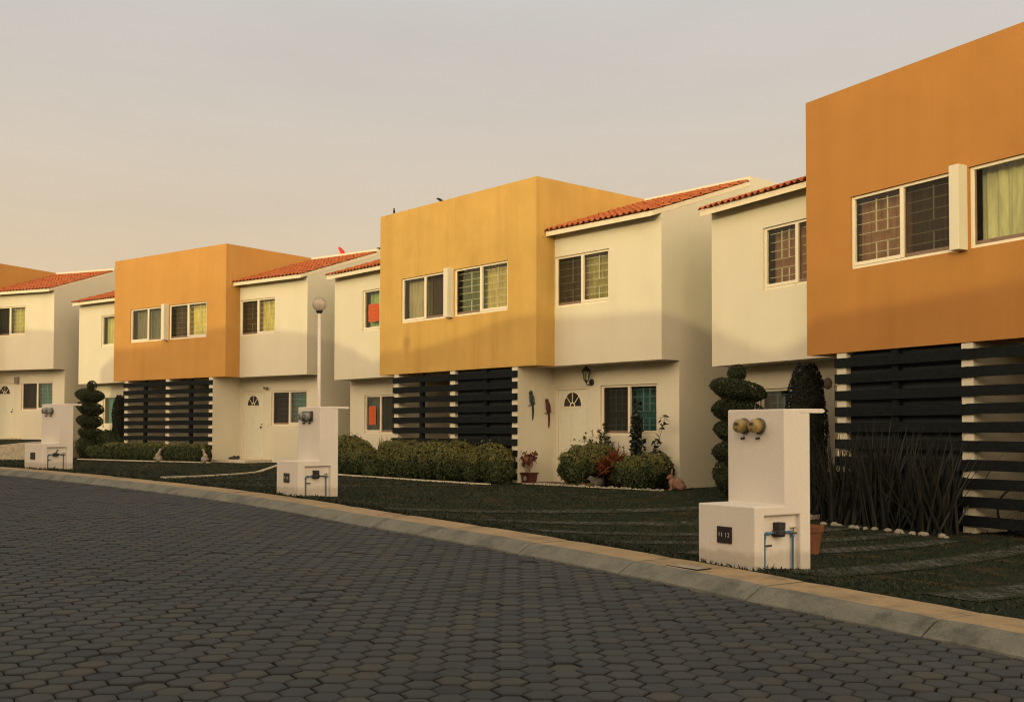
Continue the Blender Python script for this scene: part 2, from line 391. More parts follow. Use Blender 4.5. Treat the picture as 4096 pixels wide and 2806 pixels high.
# gentle waves in the lattice, as the rows were laid by hand
px = pts[:, 0]+.012*np.sin(pts[:, 1]*.7); py = pts[:, 1]+.012*np.sin(pts[:, 0]*.8+1)
n = len(pts); ang = np.arange(6)*math.pi/3
rot = RNG.normal(0, .022, n); jit = RNG.normal(0, .0022, (n, 2))
ro = (s_/2/.866)*.952*(1+RNG.normal(0, .012, n)); ri = ro-.010; rc = ro*.66
zc = plane(px, py)-.10+RNG.normal(0, .0013, n)-np.where(RNG.random(n) < .035, .007, 0); tx = RNG.normal(0, .008, n); ty = RNG.normal(0, .008, n)
cxx = px+jit[:, 0]; cyy = py+jit[:, 1]
def ring(rad, dz, k=0):
    A = ang[None, :]+rot[:, None]; x = np.cos(A)*rad[:, None]; y = np.sin(A)*rad[:, None]
    rr = 1+RNG.normal(0, .018, x.shape) if k else 1
    return np.stack([cxx[:, None]+x*rr, cyy[:, None]+y*rr, (zc+dz)[:, None]+x*tx[:, None]+y*ty[:, None]], -1)
V = np.concatenate([ring(rc, .001), ring(ri, 0), ring(ro, -.0045, 1), ring(ro, -.03)], 1).reshape(-1, 3)
base = np.arange(n)*24; F = []
for b_ in base.tolist():
    F.append(tuple(range(b_, b_+6)))
    for k in range(6):
        k2 = (k+1) % 6
        F.append((b_+k, b_+6+k, b_+6+k2, b_+k2)); F.append((b_+6+k, b_+12+k, b_+12+k2, b_+6+k2)); F.append((b_+12+k, b_+18+k, b_+18+k2, b_+12+k2))
mb = MB(); mb.v = V.tolist(); mb.f = F; mb.m = [0]*len(F)
po = mb.build('paving', M['paver']); tag(po, kind='structure')
at_ = po.data.attributes.new('rim', 'FLOAT', 'POINT'); at_.data.foreach_set('value', np.tile(np.r_[np.zeros(6), np.full(6, .62), np.ones(12)], n).astype(np.float32))
# kerb: flat tan top and rolled grey face, cast in lengths with open joints
prof = [(-.02, -.12, 0), (-.02, -.004, 0), (0, 0, 0), (-.40, -.002, 0), (-.44, -.006, 1), (-.48, -.018, 1), (-.53, -.045, 1), (-.58, -.074, 1), (-.605, -.086, 1), (-.612, -.13, 1)]
prof = [(0.0, -.12, 0), (0.0, -.006, 0), (-.006, 0, 0), (-.40, -.002, 0), (-.44, -.006, 1), (-.48, -.018, 1), (-.53, -.045, 1), (-.58, -.074, 1), (-.605, -.086, 1), (-.612, -.13, 1)]
mb = MB(); arc = np.r_[0, np.cumsum(np.hypot(*np.diff(KL, axis=0).T))]
# joints near (3.0,6.3) (1.95,7.9) (1.2,8.95) ... : every 1.45 m
ref = arc[np.argmin(np.hypot(KL[:, 0]-2.2, KL[:, 1]-7.85))]; seg = 1.42
starts = np.arange(ref % seg-seg, arc[-1], seg)
def kp(s1, d, z):
    x = np.interp(s1, arc, KL[:, 0]); y = np.interp(s1, arc, KL[:, 1]); nx = np.interp(s1, arc, NRM[:, 0]); ny = np.interp(s1, arc, NRM[:, 1])
    X = x+nx*d; Y = y+ny*d; return (X, Y, float(plane(X, Y))+z)
for s0 in starts:
    a0 = max(0, s0+.007); a1 = min(arc[-1], s0+seg-.007)
    if a1-a0 < .2: continue
    dz = random.uniform(-.004, .004); dw = random.uniform(-.006, .006)
    S = np.linspace(a0, a1, 7); vs = []; 
    for q, t in enumerate(S):
        e = -.006 if q in (0, 6) else 0
        for d, z, mi in prof: vs.append(kp(t, d+(dw if mi else 0), z+dz+e*(1 if z > -.09 else 0)))
    k = len(prof)
    for q in range(6):
        for r_ in range(k-1):
            mb.add([vs[q*k+r_], vs[q*k+r_+1], vs[(q+1)*k+r_+1], vs[(q+1)*k+r_]], [(0, 1, 2, 3)], prof[r_+1][2] if r_ > 2 else 0)
    mb.add(vs[:k], [tuple(range(k))], 1); mb.add(vs[-k:], [tuple(range(k))[::-1]], 1)
o = mb.build('kerb', [M['kerbtop'], M['kerbface']], smooth=True, merge=True); tag(o, kind='structure')
for p_ in o.data.polygons: p_.use_smooth = False
# service hatch let into the kerb top
a = (1.40, 8.52); mb = MB()
c_, s2 = math.cos(R(-53)), math.sin(R(-53))
mb.box(-.16, .16, -.065, .065, -.02, .0045, 0); mb.box(-.175, -.16, -.08, .08, -.02, .003, 1); mb.box(.16, .175, -.08, .08, -.02, .003, 1); mb.box(-.16, .16, .065, .08, -.02, .003, 1); mb.box(-.16, .16, -.08, -.065, -.02, .003, 1)
o = mb.build('hatch_cover', [M['concrete'], M['joint']], loc=(a[0], a[1], float(plane(a[0], a[1]))+.001), rotz=R(-54))
tag(o, 'small rectangular service hatch set in the kerb top beside the pedestal numbered 11 12', 'hatch')

# ------------------------------------------------------------------ houses
WO, YR, ZT, ZS, D1, D2, WW = 2.986, 3.466, 6.698, 2.6, .544, .533, 3.068
EO, ZF, ZFT, SLP = .275, 5.412, 5.515, .335
WG, YSC = 2.358, .018
def wall_y(mb, x0, x1, z0, z1, y, holes, mi=0, depth=.10):
    xs = sorted({x0, x1, *[h[0] for h in holes], *[h[1] for h in holes]}); zs = sorted({z0, z1, *[h[2] for h in holes], *[h[3] for h in holes]})
    for i in range(len(xs)-1):
        for j in range(len(zs)-1):
            mx_, mz = (xs[i]+xs[i+1])/2, (zs[j]+zs[j+1])/2
            if any(h[0] < mx_ < h[1] and h[2] < mz < h[3] for h in holes): continue
            mb.quad((xs[i], y, zs[j]), (xs[i+1], y, zs[j]), (xs[i+1], y, zs[j+1]), (xs[i], y, zs[j+1]), mi)
    for a, b_, c, d in holes:
        e = y+depth
        mb.quad((a, y, c), (a, e, c), (a, e, d), (a, y, d), mi); mb.quad((b_, y, c), (b_, y, d), (b_, e, d), (b_, e, c), mi)
        mb.quad((a, y, d), (a, e, d), (b_, e, d), (b_, y, d), mi); mb.quad((a, y, c), (b_, y, c), (b_, e, c), (a, e, c), mi)
def make_window(root, x0, x1, z0, z1, y, inner, outcol, incol, bars=(True, True), screen=True, verts=(1, 1), tint=None):
    fw = .06; fb = .07; ft = .045; ym, yb = y+.035, y+.085; xm = (x0+x1)/2; mw = .034
    mb = MB()
    mb.box(x0, x0+fw, ym, yb, z0, z1); mb.box(x1-fw, x1, ym, yb, z0, z1)
    mb.box(x0+fw, x1-fw, ym, yb, z1-ft, z1); mb.box(x0+fw, x1-fw, ym, yb, z0, z0+.045)
    mb.box(xm-mw, xm+mw, ym-.012, yb, z0+.045, z1-ft)
    # the fixed sash has a deep white bottom rail, the sliding sash a thin bronze one
    la, lb = (x0+fw, xm-mw), (xm+mw, x1-fw)
    ins, outs = (lb, la) if inner == 'R' else (la, lb)
    mb.box(outs[0], outs[1], ym-.014, yb-.003, z0+.0455, z0+fb+.03)
    mb.box(outs[0], outs[1], ym-.016, ym-.002, z0-.004, z0+.04)
    w = .018
    mb.box(ins[0]+.002, ins[1]-.002, ym+.012, yb-.012, z0+.046, z0+.10, 1)
    mb.box(ins[0]+.002, ins[0]+w, ym+.012, yb-.012, z0+.101, z1-ft-.002, 1); mb.box(ins[1]-w, ins[1]-.002, ym+.012, yb-.012, z0+.101, z1-ft-.002, 1)
    wn = mb.build('window', [M['frame'], M['bronze']], root, bevel=.004)
    g = MB(); g.quad((x0+fw, yb-.02, z0+.04), (x1-fw, yb-.02, z0+.04), (x1-fw, yb-.02, z1-ft), (x0+fw, yb-.02, z1-ft)); g.build('glass', M['glass'], wn)
    if screen:
        g = MB(); g.quad((ins[0], yb-.028, z0+.09), (ins[1], yb-.028, z0+.09), (ins[1], yb-.028, z1-ft), (ins[0], yb-.028, z1-ft)); g.build('insect_screen', M['mesh'], wn)
    for (a, b_), col in ((outs, outcol), (ins, incol)):
        c = MB(); n = 44; x = [a-.05+(b_-a+.1)*i/n for i in range(n+1)]; ph = random.random()*6; fr_ = random.uniform(26, 40)
        yy = [yb+.17+.022*math.sin(fr_*t+ph)+.012*math.sin(2.3*fr_*t) for t in x]
        for i in range(n): c.quad((x[i], yy[i], z0-.05), (x[i+1], yy[i+1], z0-.05), (x[i+1], yy[i+1], z1+.05), (x[i], yy[i], z1+.05))
        c.build('curtain', cur(col), wn, smooth=True)
    g = MB(); any_ = False
    for (a, b_), bb, nv in ((outs, bars[0], verts[0]), (ins, bars[1], verts[1])):
        if not bb: continue
        any_ = True; H = z1-z0; yg = yb+.05
        for f in (.90, .76, .62, .48, .335, .20, .07): g.tube([(a-.02, yg, z0+H*f), (b_+.02, yg, z0+H*f)], .0065, 6)
        for q in range(nv):
            xv = a+(b_-a)*((q+1)/(nv+1)*.75+.12)
            g.box(xv-.011, xv+.011, yg+.006, yg+.018, z0+H*.48, z0+H*.93); g.box(xv-.011, xv+.011, yg+.006, yg+.018, z0+H*.03, z0+H*.335)
    if any_: g.build('grille', M['grille'] if z1 > 3 else M['grille_pale'], wn, smooth=False)
    return wn
def make_door(root, x0, x1, z0, z1, y, hinge):
    mb = MB(); f = .045
    mb.box(x0, x0+f, y+.02, y+.09, z0, z1); mb.box(x1-f, x1, y+.02, y+.09, z0, z1); mb.box(x0+f, x1-f, y+.02, y+.09, z1-f, z1); mb.box(x0+f, x1-f, y-.02, y+.09, z0-.03, z0+.02)
    a, b_, c, d = x0+f+.004, x1-f-.004, z0+.025, z1-f-.004
    mb.box(a, b_, y+.045, y+.08, c, d, 1)
    W = b_-a; H = d-c
    for i in range(2):
        for zz0, zz1 in ((.07, .20), (.26, .40), (.45, .775)):
            px0 = a+W*(.13+.40*i); px1 = px0+W*.33
            for (u0, u1, w0, w1) in ((px0, px1, c+H*zz0, c+H*zz0+.012), (px0, px1, c+H*zz1-.012, c+H*zz1), (px0, px0+.012, c+H*zz0+.012, c+H*zz1-.012), (px1-.012, px1, c+H*zz0+.012, c+H*zz1-.012)):
                mb.box(u0, u1, y+.041, y+.046, w0, w1, 1)
    dr = mb.build('door', [M['frame'], M['door']], root, bevel=.003)
    cx_, cz, r_ = (a+b_)/2, c+H*.815, W*.30
    g = MB(); n = 16; pts_ = [(cx_+r_*math.cos(math.pi*i/n), cz+r_*1.12*math.sin(math.pi*i/n)) for i in range(n+1)]
    g.prism(pts_, 'y', y+.044, y+.0395, 0)
    for i in range(n):
        p, q = pts_[i], pts_[i+1]; k = 1.13
        P2 = lambda t: (cx_+(t[0]-cx_)*k, cz+(t[1]-cz)*k)
        g.add([(p[0], y+.030, p[1]), (q[0], y+.030, q[1]), (P2(q)[0], y+.030, P2(q)[1]), (P2(p)[0], y+.030, P2(p)[1]), (p[0], y+.045, p[1]), (q[0], y+.045, q[1]), (P2(q)[0], y+.045, P2(q)[1]), (P2(p)[0], y+.045, P2(p)[1])],
              [(0, 1, 2, 3), (3, 2, 6, 7), (0, 4, 5, 1)], 1)
        p2 = (cx_+(p[0]-cx_)*.30, cz+(p[1]-cz)*.30); q2 = (cx_+(q[0]-cx_)*.30, cz+(q[1]-cz)*.30)
        p3 = (cx_+(p[0]-cx_)*.20, cz+(p[1]-cz)*.20); q3 = (cx_+(q[0]-cx_)*.20, cz+(q[1]-cz)*.20)
        g.quad((p3[0], y+.033, p3[1]), (q3[0], y+.033, q3[1]), (q2[0], y+.033, q2[1]), (p2[0], y+.033, p2[1]), 1)
    g.box(cx_-r_*1.16, cx_+r_*1.16, y+.030, y+.045, cz-.025, cz, 1)
    for t in (45, 90, 135):
        ca, sa = math.cos(R(t)), math.sin(R(t)); nx, nz = -sa*.010, ca*.010
        P0 = (cx_+ca*r_*.28, cz+sa*r_*.30); P1 = (cx_+ca*r_*1.02, cz+sa*r_*1.13)
        g.quad((P0[0]-nx, y+.034, P0[1]-nz), (P1[0]-nx, y+.034, P1[1]-nz), (P1[0]+nx, y+.034, P1[1]+nz), (P0[0]+nx, y+.034, P0[1]+nz), 1)
    g.build('fanlight', [M['glassdark'], M['frame']], dr)
    k = MB(); hx = b_-.05 if hinge == 'L' else a+.05
    k.lathe([(.012, 0), (.012, .03), (.026, .04), (.030, .055), (.022, .07)], (hx, y+.045, c+H*.475), 12, axis=(0, -1, 0))
    k.build('door_handle', M['iron'], dr, smooth=True)
    k = MB(); k.lathe([(.022, 0), (.022, .012)], (hx, y+.045, c+H*.475+.09), 12, axis=(0, -1, 0)); k.build('lock', M['iron'], dr, smooth=True)
    return dr
def tile_roof(root, s):
    xa, xb = (WO+.004, WO+WW+.02) if s > 0 else (-WO-WW-.02, -WO-.004)
    yf = D1-EO
    slab = MB()
    slab.prism([(yf, ZF), (YR-.003, ZF+SLP*(YR-yf)), (YR-.003, ZFT+SLP*(YR-yf)), (yf, ZFT)], 'x', xa, WO+WW+.003 if s > 0 else -WO-.004) if s > 0 else slab.prism([(yf, ZF), (YR-.003, ZF+SLP*(YR-yf)), (YR-.003, ZFT+SLP*(YR-yf)), (yf, ZFT)], 'x', -WO-WW-.003, -WO-.004)
    t = MB(); nw = 19; per = (xb-xa)/nw; samp = 8; ncr = 10; y0 = yf-.055; y1 = YR-.02; cl = (y1-y0)/ncr
    for j in range(ncr):
        ya = y0+cl*j; yb = ya+cl+.05 if j < ncr-1 else y1
        za = ZFT+SLP*(ya-yf)+.062; zb = ZFT+SLP*(yb-yf)+.030
        for w in range(nw):
            vs = []; ox = random.uniform(-.006, .006); oy = random.uniform(-.010, .010); oz = random.uniform(-.004, .004)
            for q in range(samp+1):
                fq = q/samp; hgt = .026*math.cos((fq-.5)*2*math.pi); x = xa+per*(w+fq)+(ox if 0 < q < samp else 0)
                vs += [(x, ya+oy, za+hgt+oz), (x, yb+oy, zb+hgt*.9), (x, ya+oy, za+hgt+oz-.014)]
            fs = []
            for q in range(samp): fs += [(3*q, 3*q+3, 3*q+4, 3*q+1), (3*q+2, 3*q+5, 3*q+3, 3*q)]
            t.add(vs, fs)
    r_ = t.build('tiled_roof', M['tile'], root)
    for p_ in r_.data.polygons: p_.use_smooth = True
    slab.build('fascia', M['fascia'], r_, bevel=.006)
def make_house(loc, psi, label, cfg):
    root = empty('duplex_house', loc, psi, label, 'house', 'orange and white duplexes along the street')
    XW = WO+WW; yf = D1-EO
    # white body
    mb = MB(); ZR = ZF+SLP*(D1-yf)+.05
    up = {1: (WO+.012, WO+1.644), -1: (-WO-1.644, -WO-.012)}; gw = {1: (WG+1.505, WG+3.122), -1: (-5.33, -3.78)}
    dr = {1: (WG+.102, WG+1.114), -1: (-WG-1.114, -WG-.102)}
    for s in (1, -1):
        xs = (WO, XW) if s > 0 else (-XW, -WO)
        wall_y(mb, xs[0], xs[1], ZS, ZR, D1, [(up[s][0], up[s][1], 3.874, 4.981)])
        gx_ = (WG, XW) if s > 0 else (-XW, -WG)
        wall_y(mb, gx_[0], gx_[1], -.6, ZS, D1+D2, [(gw[s][0], gw[s][1], 1.094, 2.158), (dr[s][0], dr[s][1], .04, 2.152)])
        side = [(D1+D2, -.6), (9, -.6), (9, ZT), (YR+.30, ZT), (YR, ZT), (YR, ZF+SLP*(YR-yf)), (D1, ZF+SLP*(D1-yf)), (D1, ZS), (D1+D2, ZS)]
        mb.add([(s*XW, a, b_) for a, b_ in side], [tuple(range(len(side)))])
        mb.quad((xs[0], YR, ZF+SLP*(YR-yf)-.05), (xs[1], YR, ZF+SLP*(YR-yf)-.05), (xs[1], YR, ZT), (xs[0], YR, ZT))
        # party and carport side walls
        xa = (WG-.19, WG-.0) if s > 0 else (-WG, -WG+.19)
        mb.box(xa[0], xa[1], YSC, 1.60, -.6, ZS-.002)
    mb.box(-.06, .13, YSC, 1.60, -.6, ZS-.002)
    mb.quad((-XW, D1, ZS), (XW, D1, ZS), (XW, 1.62, ZS), (-XW, 1.62, ZS)); mb.quad((-XW, YR, ZT), (XW, YR, ZT), (XW, 9, ZT), (-XW, 9, ZT)); mb.quad((-XW, 9, -.6), (XW, 9, -.6), (XW, 9, ZT), (-XW, 9, ZT))
    mb.quad((-WG, 1.60, -.6), (WG, 1.60, -.6), (WG, 1.60, ZS), (-WG, 1.60, ZS), 1)
    mb.build('white_walls', [M['white_house'], M['room']], root)
    # orange block over the carport
    mb = MB(); z0, z1 = 3.868, 4.985
    wall_y(mb, -WO, WO, ZS, ZT, 0, [(-2.043, -.10, z0, z1), (.10, 2.043, z0, z1)])
    for s in (1, -1): mb.quad((s*WO, 0, ZS), (s*WO, YR-.002, ZS), (s*WO, YR-.002, ZT), (s*WO, 0, ZT))
    mb.quad((-WO, 0, ZT), (WO, 0, ZT), (WO, YR-.002, ZT), (-WO, YR-.002, ZT)); mb.quad((-WO, YR-.002, 5.), (WO, YR-.002, 5.), (WO, YR-.002, ZT), (-WO, YR-.002, ZT))
    mb.quad((-WO, 0, ZS), (WO, 0, ZS), (WO, D1, ZS), (-WO, D1, ZS), 0)
    for s in (1, -1): mb.box(*((WO, WO+.014) if s > 0 else (-WO-.014, -WO)), yf-.10, yf-.055, ZF-.01, ZFT+.24)
    mb.build('orange_block', cfg['orange'], root)
    mb = MB(); mb.box(-.078, .078, -.182, .09, 3.855, 5.02); mb.build('window_pier', M['white_house'], root, bevel=.006)
    for s in (1, -1): tile_roof(root, s)
    w = cfg['win']
    make_window(root, -2.043, -.10, z0, z1, 0, 'R', *w['uol'])
    make_window(root, .10, 2.043, z0, z1, 0, 'L', *w['uor'])
    make_window(root, up[-1][0], up[-1][1], 3.874, 4.981, D1, 'R', *w['uwl'])
    make_window(root, up[1][0], up[1][1], 3.874, 4.981, D1, 'L', *w['uwr'])
    make_window(root, gw[-1][0], gw[-1][1], 1.094, 2.158, D1+D2, 'R', *w['gl'])
    make_window(root, gw[1][0], gw[1][1], 1.094, 2.158, D1+D2, 'L', *w['gr'])
    make_door(root, dr[1][0], dr[1][1], .069, 2.152, D1+D2, 'L'); make_door(root, dr[-1][0], dr[-1][1], .069, 2.152, D1+D2, 'R')
    # slat screen
    mb = MB()
    for bay, (xa, xb) in enumerate(((-WG-.015, .035), (.036, WG+.008))):
        for k in range(10):
            zt_ = ZS-.085-.2515*k+random.uniform(-.006, .006); dy = random.uniform(-.004, .004); sag = random.uniform(-.006, .006)
            xs = [xa, (xa+xb)/2, xb]
            for i in range(2):
                zz = [zt_, zt_+sag, zt_][i:i+2]; y0, y1 = YSC-.040+dy, YSC-.006
                mb.add([(xs[i], y0, zz[0]-.143), (xs[i+1], y0, zz[1]-.143), (xs[i+1], y1, zz[1]-.143), (xs[i], y1, zz[0]-.143), (xs[i], y0, zz[0]), (xs[i+1], y0, zz[1]), (xs[i+1], y1, zz[1]), (xs[i], y1, zz[0])],
                       [(0, 3, 2, 1), (4, 5, 6, 7), (0, 1, 5, 4), (1, 2, 6, 5), (2, 3, 7, 6), (3, 0, 4, 7)])
    sc = mb.build('slat_screen', M['slat'], root)
    for x in (-1.22, 1.22):
        mb = MB(); mb.box(x-.06, x+.06, YSC+.002, YSC+.09, -.3, ZS-.01); mb.build('post', M['slat'], sc)
    for b_ in cfg.get('panel', ()):
        xa, xb = (-WG+.19, -.06) if b_ == 'L' else (.13, WG-.19)
        mb = MB(); z = -.3
        while z < ZS-.05:
            h = min(random.uniform(.16, .22), ZS-.01-z); xm = xa+(xb-xa)*random.uniform(.35, .65)
            mb.box(xa+.004, xm-.003, YSC+.094, YSC+.115+random.uniform(0, .006), z, z+h-.006); mb.box(xm, xb-.004, YSC+.094, YSC+.115+random.uniform(0, .006), z, z+h-.006); z += h
        mb.build('boarded_panel', M['board'], sc)
    # dim patio openings seen between the slats
    for x0, x1 in ((-.98, -.2), (1.35, 2.05)):
        mb = MB(); mb.box(x0, x1, 1.57, 1.592, -.1, 2.05, 1); mb.box(x0+.04, x1-.04, 1.56, 1.569, .0, 2.01, 0); mb.box((x0+x1)/2-.02, (x0+x1)/2+.02, 1.548, 1.559, 0., 2.01, 1)
        mb.build('patio_door', [M['glassdark'], M['door']], root)
    # doorstep
    for xa, xb in ((WG+.005, WG+1.55), (-WG-1.55, -WG-.005)):
        mb = MB(); mb.box(xa, xb, .04, D1+D2-.004, -.25, .045); mb.build('doorstep', M['edging'], root, bevel=.01)
    return root
T_, F_ = True, False
oliv, gold, brown, slate, teal = (.22, .18, .07), (.42, .34, .10), (.15, .075, .04), (.055, .055, .048), (.045, .135, .125)
HC = make_house((-1.4436, 25.2893, 0.0), -.8517, 'faded orange and white duplex in the middle, two birds perched on its parapet', dict(orange=M['orange_b'], panel=('R',), win=dict(
    uol=((.26, .21, .13), (.17, .11, .075), (F_, F_), T_), uor=((.34, .26, .10), (.085, .095, .05), (T_, T_), F_),
    uwl=((.20, .27, .10), (.1, .1, .06), (F_, F_), T_), uwr=(oliv, (.16, .10, .06), (T_, T_), T_, (1, 1)),
    gl=((.035, .075, .070), (.06, .07, .065), (F_, F_), T_), gr=((.042, .100, .108), slate, (T_, T_), T_, (2, 2)))))
HB = make_house((-11.1889, 34.6124, 0.2288), -.6463, 'orange and white duplex left of the street lamp, red dish on its roof', dict(orange=M['orange_a'], panel=(), win=dict(
    uol=((.13, .115, .07), (.10, .10, .06), (F_, F_), F_), uor=((.46, .37, .10), (.23, .15, .07), (T_, T_), T_),
    uwl=((.36, .32, .13), (.2, .18, .1), (F_, F_), F_), uwr=(gold, (.20, .12, .05), (T_, T_), T_),
    gl=((.05, .17, .13), (.05, .12, .1), (F_, F_), F_), gr=((.03, .115, .115), slate, (T_, T_), T_, (0, 0)))))
HD = make_house((6.1743, 14.589, -.1962), -1.0757, 'nearest deep orange and white duplex, cut off by the right edge of the photo', dict(orange=M['orange_c'], panel=('L',), win=dict(
    uol=((.21, .105, .06), (.13, .08, .06), (T_, T_), T_, (2, 1)), uor=((.42, .39, .21), (.40, .37, .20), (F_, F_), F_),
    uwl=((.20, .10, .055), (.12, .06, .04), (T_, T_), F_, (2, 1)), uwr=(oliv, brown, (T_, T_), T_),
    gl=((.05, .085, .078), slate, (T_, T_), F_, (2, 1)), gr=(teal, slate, (T_, T_), T_))))
HA = make_house((-22.5899, 41.1334, .8161), -.4134, 'farthest duplex, only its white wing and roof showing at the left edge', dict(orange=M['orange_a'], panel=(), win=dict(
    uol=(oliv, brown), uor=(oliv, brown), uwl=(oliv, brown), uwr=((.34, .30, .09), (.07, .075, .055), (T_, F_), T_),
    gl=(teal, slate), gr=((.055, .16, .145), slate, (T_, F_), T_, (1, 1)))))
def hpt(h, x, y, z):
    c, s = math.cos(h.rotation_euler.z), math.sin(h.rotation_euler.z); l = h.location
    return (l.x+x*c-y*s, l.y+x*s+y*c, l.z+z)

# orange paper notices in the windows of the middle house
def notice(x0, x1, z0, z1, y, label, lines):
    mb = MB(); n = 6
    for i in range(n):
        a, b_ = z0+(z1-z0)*i/n, z0+(z1-z0)*(i+1)/n; oa, ob = .004*math.sin(i*1.7), .004*math.sin((i+1)*1.7)
        mb.box(x0+oa, x1+oa, y, y+.003, a, b_)
    for q in range(lines):
        zz = z1-(z1-z0)*(q+.7)/(lines+.4); x = x0+.03
        while x < x1-.05:
            w = random.uniform(.012, .03); h = random.uniform(.012, .028)
            mb.add([(x, y-.0015, zz-h), (x+.006, y-.0015, zz-h), (x+w, y-.0015, zz+h), (x+w-.006, y-.0015, zz+h)], [(0, 1, 2, 3)], 1)
            mb.add([(x, y-.0015, zz-h), (x+w, y-.0015, zz-h), (x+w, y-.0015, zz-h+.006), (x, y-.0015, zz-h+.006)], [(0, 1, 2, 3)], 1); x += w+random.uniform(.012, .03)
    o = mb.build('paper_notice', [M['sign'], M['signink']], loc=HC.location, rotz=HC.rotation_euler.z); tag(o, label, 'paper notice', 'orange paper notices')
notice(-4.42, -3.92, 4.12, 4.60, D1+.052, 'square orange paper notice stuck in an upstairs window', 4)
notice(-5.18, -4.82, 1.34, 1.86, D1+D2+.052, 'tall orange paper notice stuck in a ground floor window', 3)

# ------------------------------------------------------------------ wall fixtures
def fixture(name, h, x, y, z, label, cat): return empty(name, hpt(h, x, y, z), h.rotation_euler.z, label, cat)
# lantern by the door of the middle house
t = fixture('wall_lantern', HC, 3.60, D1+D2, 2.27, 'black iron carriage lantern on the wall beside the arched door light', 'lantern')
mb = MB(); mb.lathe([(.075, 0), (.075, .012), (.045, .03), (.02, .035)], (0, 0, -.03), 14, axis=(0, -1, 0)); mb.build('back_plate', M['iron'], t, smooth=False)
mb = MB(); mb.tube([(0, -.03, -.03), (0, -.08, -.09), (0, -.15, -.09), (0, -.17, -.03), (0, -.17, .0)], .012, 8); mb.build('bracket', M['iron'], t, smooth=True)
mb = MB(); mb.lathe([(.03, -.02), (.055, .0), (.06, .012)], (0, -.17, 0), 6)
for k in range(6):
    a = math.pi*2*k/6; mb.tube([(.055*math.cos(a), -.17+.055*math.sin(a), .01), (.085*math.cos(a), -.17+.085*math.sin(a), .20)], .007, 5)
mb.lathe([(.012, -.06), (.018, -.04), (.03, -.02)], (0, -.17, 0), 8); mb.build('cage', M['iron'], t)
mb = MB(); mb.lathe([(.048, .012), (.077, .195)], (0, -.17, 0), 6); mb.build('glass', M['glass'], t)
mb = MB(); mb.lathe([(.11, .20), (.105, .215), (.06, .27), (.035, .285), (.03, .30), (.008, .33), (.012, .345), (.004, .38)], (0, -.17, 0), 6); mb.build('lantern_roof', M['iron'], t)
# parrots on the carport side wall of the middle house
def parrot(y, z, label, body, breast):
    t = empty('parrot_ornament', hpt(HC, WG, y, z), HC.rotation_euler.z, label, 'wall ornament', 'parrot wall ornaments')
    mb = MB(); q = Matrix.Rotation(R(12), 3, 'X')
    mb.ell((.035, 0, .02), (.032, .062, .15), 12, rot=q); mb.ell((.04, -.035, .165), (.034, .048, .052), 12)
    mb.ell((.045, -.062, .185), (.012, .024, .022), 8)
    mb.build('body', body, t, smooth=True)
    mb = MB(); mb.prism([(.02, -.10), (.06, -.08), (.075, -.24), (.055, -.40), (.035, -.44), (.03, -.28)], 'x', .012, .030); mb.build('tail', body, t)
    mb = MB(); mb.ell((.055, .028, .03), (.014, .035, .12), 10, rot=q); mb.build('wing', breast, t, smooth=True)
    mb = MB(); mb.tube([(.04, -.10, -.12), (.045, 0, -.095), (.04, .10, -.07)], .011, 6); mb.build('perch', M['bark'], t, smooth=True)
parrot(.41, 1.86, 'teal parrot ornament hung on the cream wall, the higher of the two', M['parrotblue'], M['parrotgreen'])
parrot(.90, 1.69, 'red parrot ornament hung on the cream wall beside the door', M['parrotred'], M['parrotred'])
# small fittings
t = fixture('wall_lamp', HA, 3.67, D1+D2, 2.24, 'boxy pale lamp on the wall of the farthest white house', 'wall lamp')
mb = MB(); mb.box(-.09, .09, -.10, 0, -.13, .13); mb.build('housing', M['goose'], t, bevel=.02)
mb = MB()
for k in range(5): mb.box(-.07, .07, -.108, -.101, -.10+.045*k, -.075+.045*k)
mb.build('louvre', M['brownwall'], t)
t = fixture('security_light', HB, 3.68, D1+D2, 2.26, 'small twin spotlight above the door wall left of the street lamp', 'spotlight')
mb = MB(); mb.lathe([(.045, 0), (.045, .02)], (0, 0, 0), 10, axis=(0, -1, 0)); mb.tube([(0, -.02, 0), (0, -.07, -.01)], .014, 6)
mb.build('base', M['brownwall'], t)
for sx in (-1, 1):
    mb = MB(); mb.lathe([(.020, 0), (.034, .03), (.036, .075)], (sx*.02, -.06, 0), 10, axis=(sx*.8, -.6, .15 if sx < 0 else -.35)); mb.build('lamp_head', M['brownwall'], t, smooth=True)
t = fixture('light_switch', HB, 3.69, D1+D2, 1.16, 'cream bell switch on the wall right of the pale door', 'switch')
mb = MB(); mb.box(-.04, .04, -.012, 0, -.07, .07); mb.build('plate', M['switch'], t, bevel=.005); mb = MB(); mb.box(-.014, .014, -.02, -.0125, -.025, .025); mb.build('button', M['frame'], t)
t = fixture('light_switch', HC, 3.72, D1+D2, 1.14, 'cream bell switch half hidden above the clipped bush by the arched door', 'switch')
mb = MB(); mb.box(-.04, .04, -.012, 0, -.07, .07); mb.build('plate', M['switch'], t, bevel=.005); mb = MB(); mb.box(-.014, .014, -.02, -.0125, -.025, .025); mb.build('button', M['frame'], t)
t = fixture('wall_plaque', HD, -3.62, D1+D2, 2.20, 'small round ornament on the shaded wall next to the boarded screen', 'ornament')
mb = MB(); mb.lathe([(.10, 0), (.10, .015), (.07, .03), (.03, .045)], (0, 0, 0), 16, axis=(0, -1, 0)); mb.build('disc', M['brownwall'], t, smooth=True)
mb = MB(); mb.ell((-.10, -.03, .02), (.06, .03, .05), 10); mb.build('figure', M['bark'], t, smooth=True)
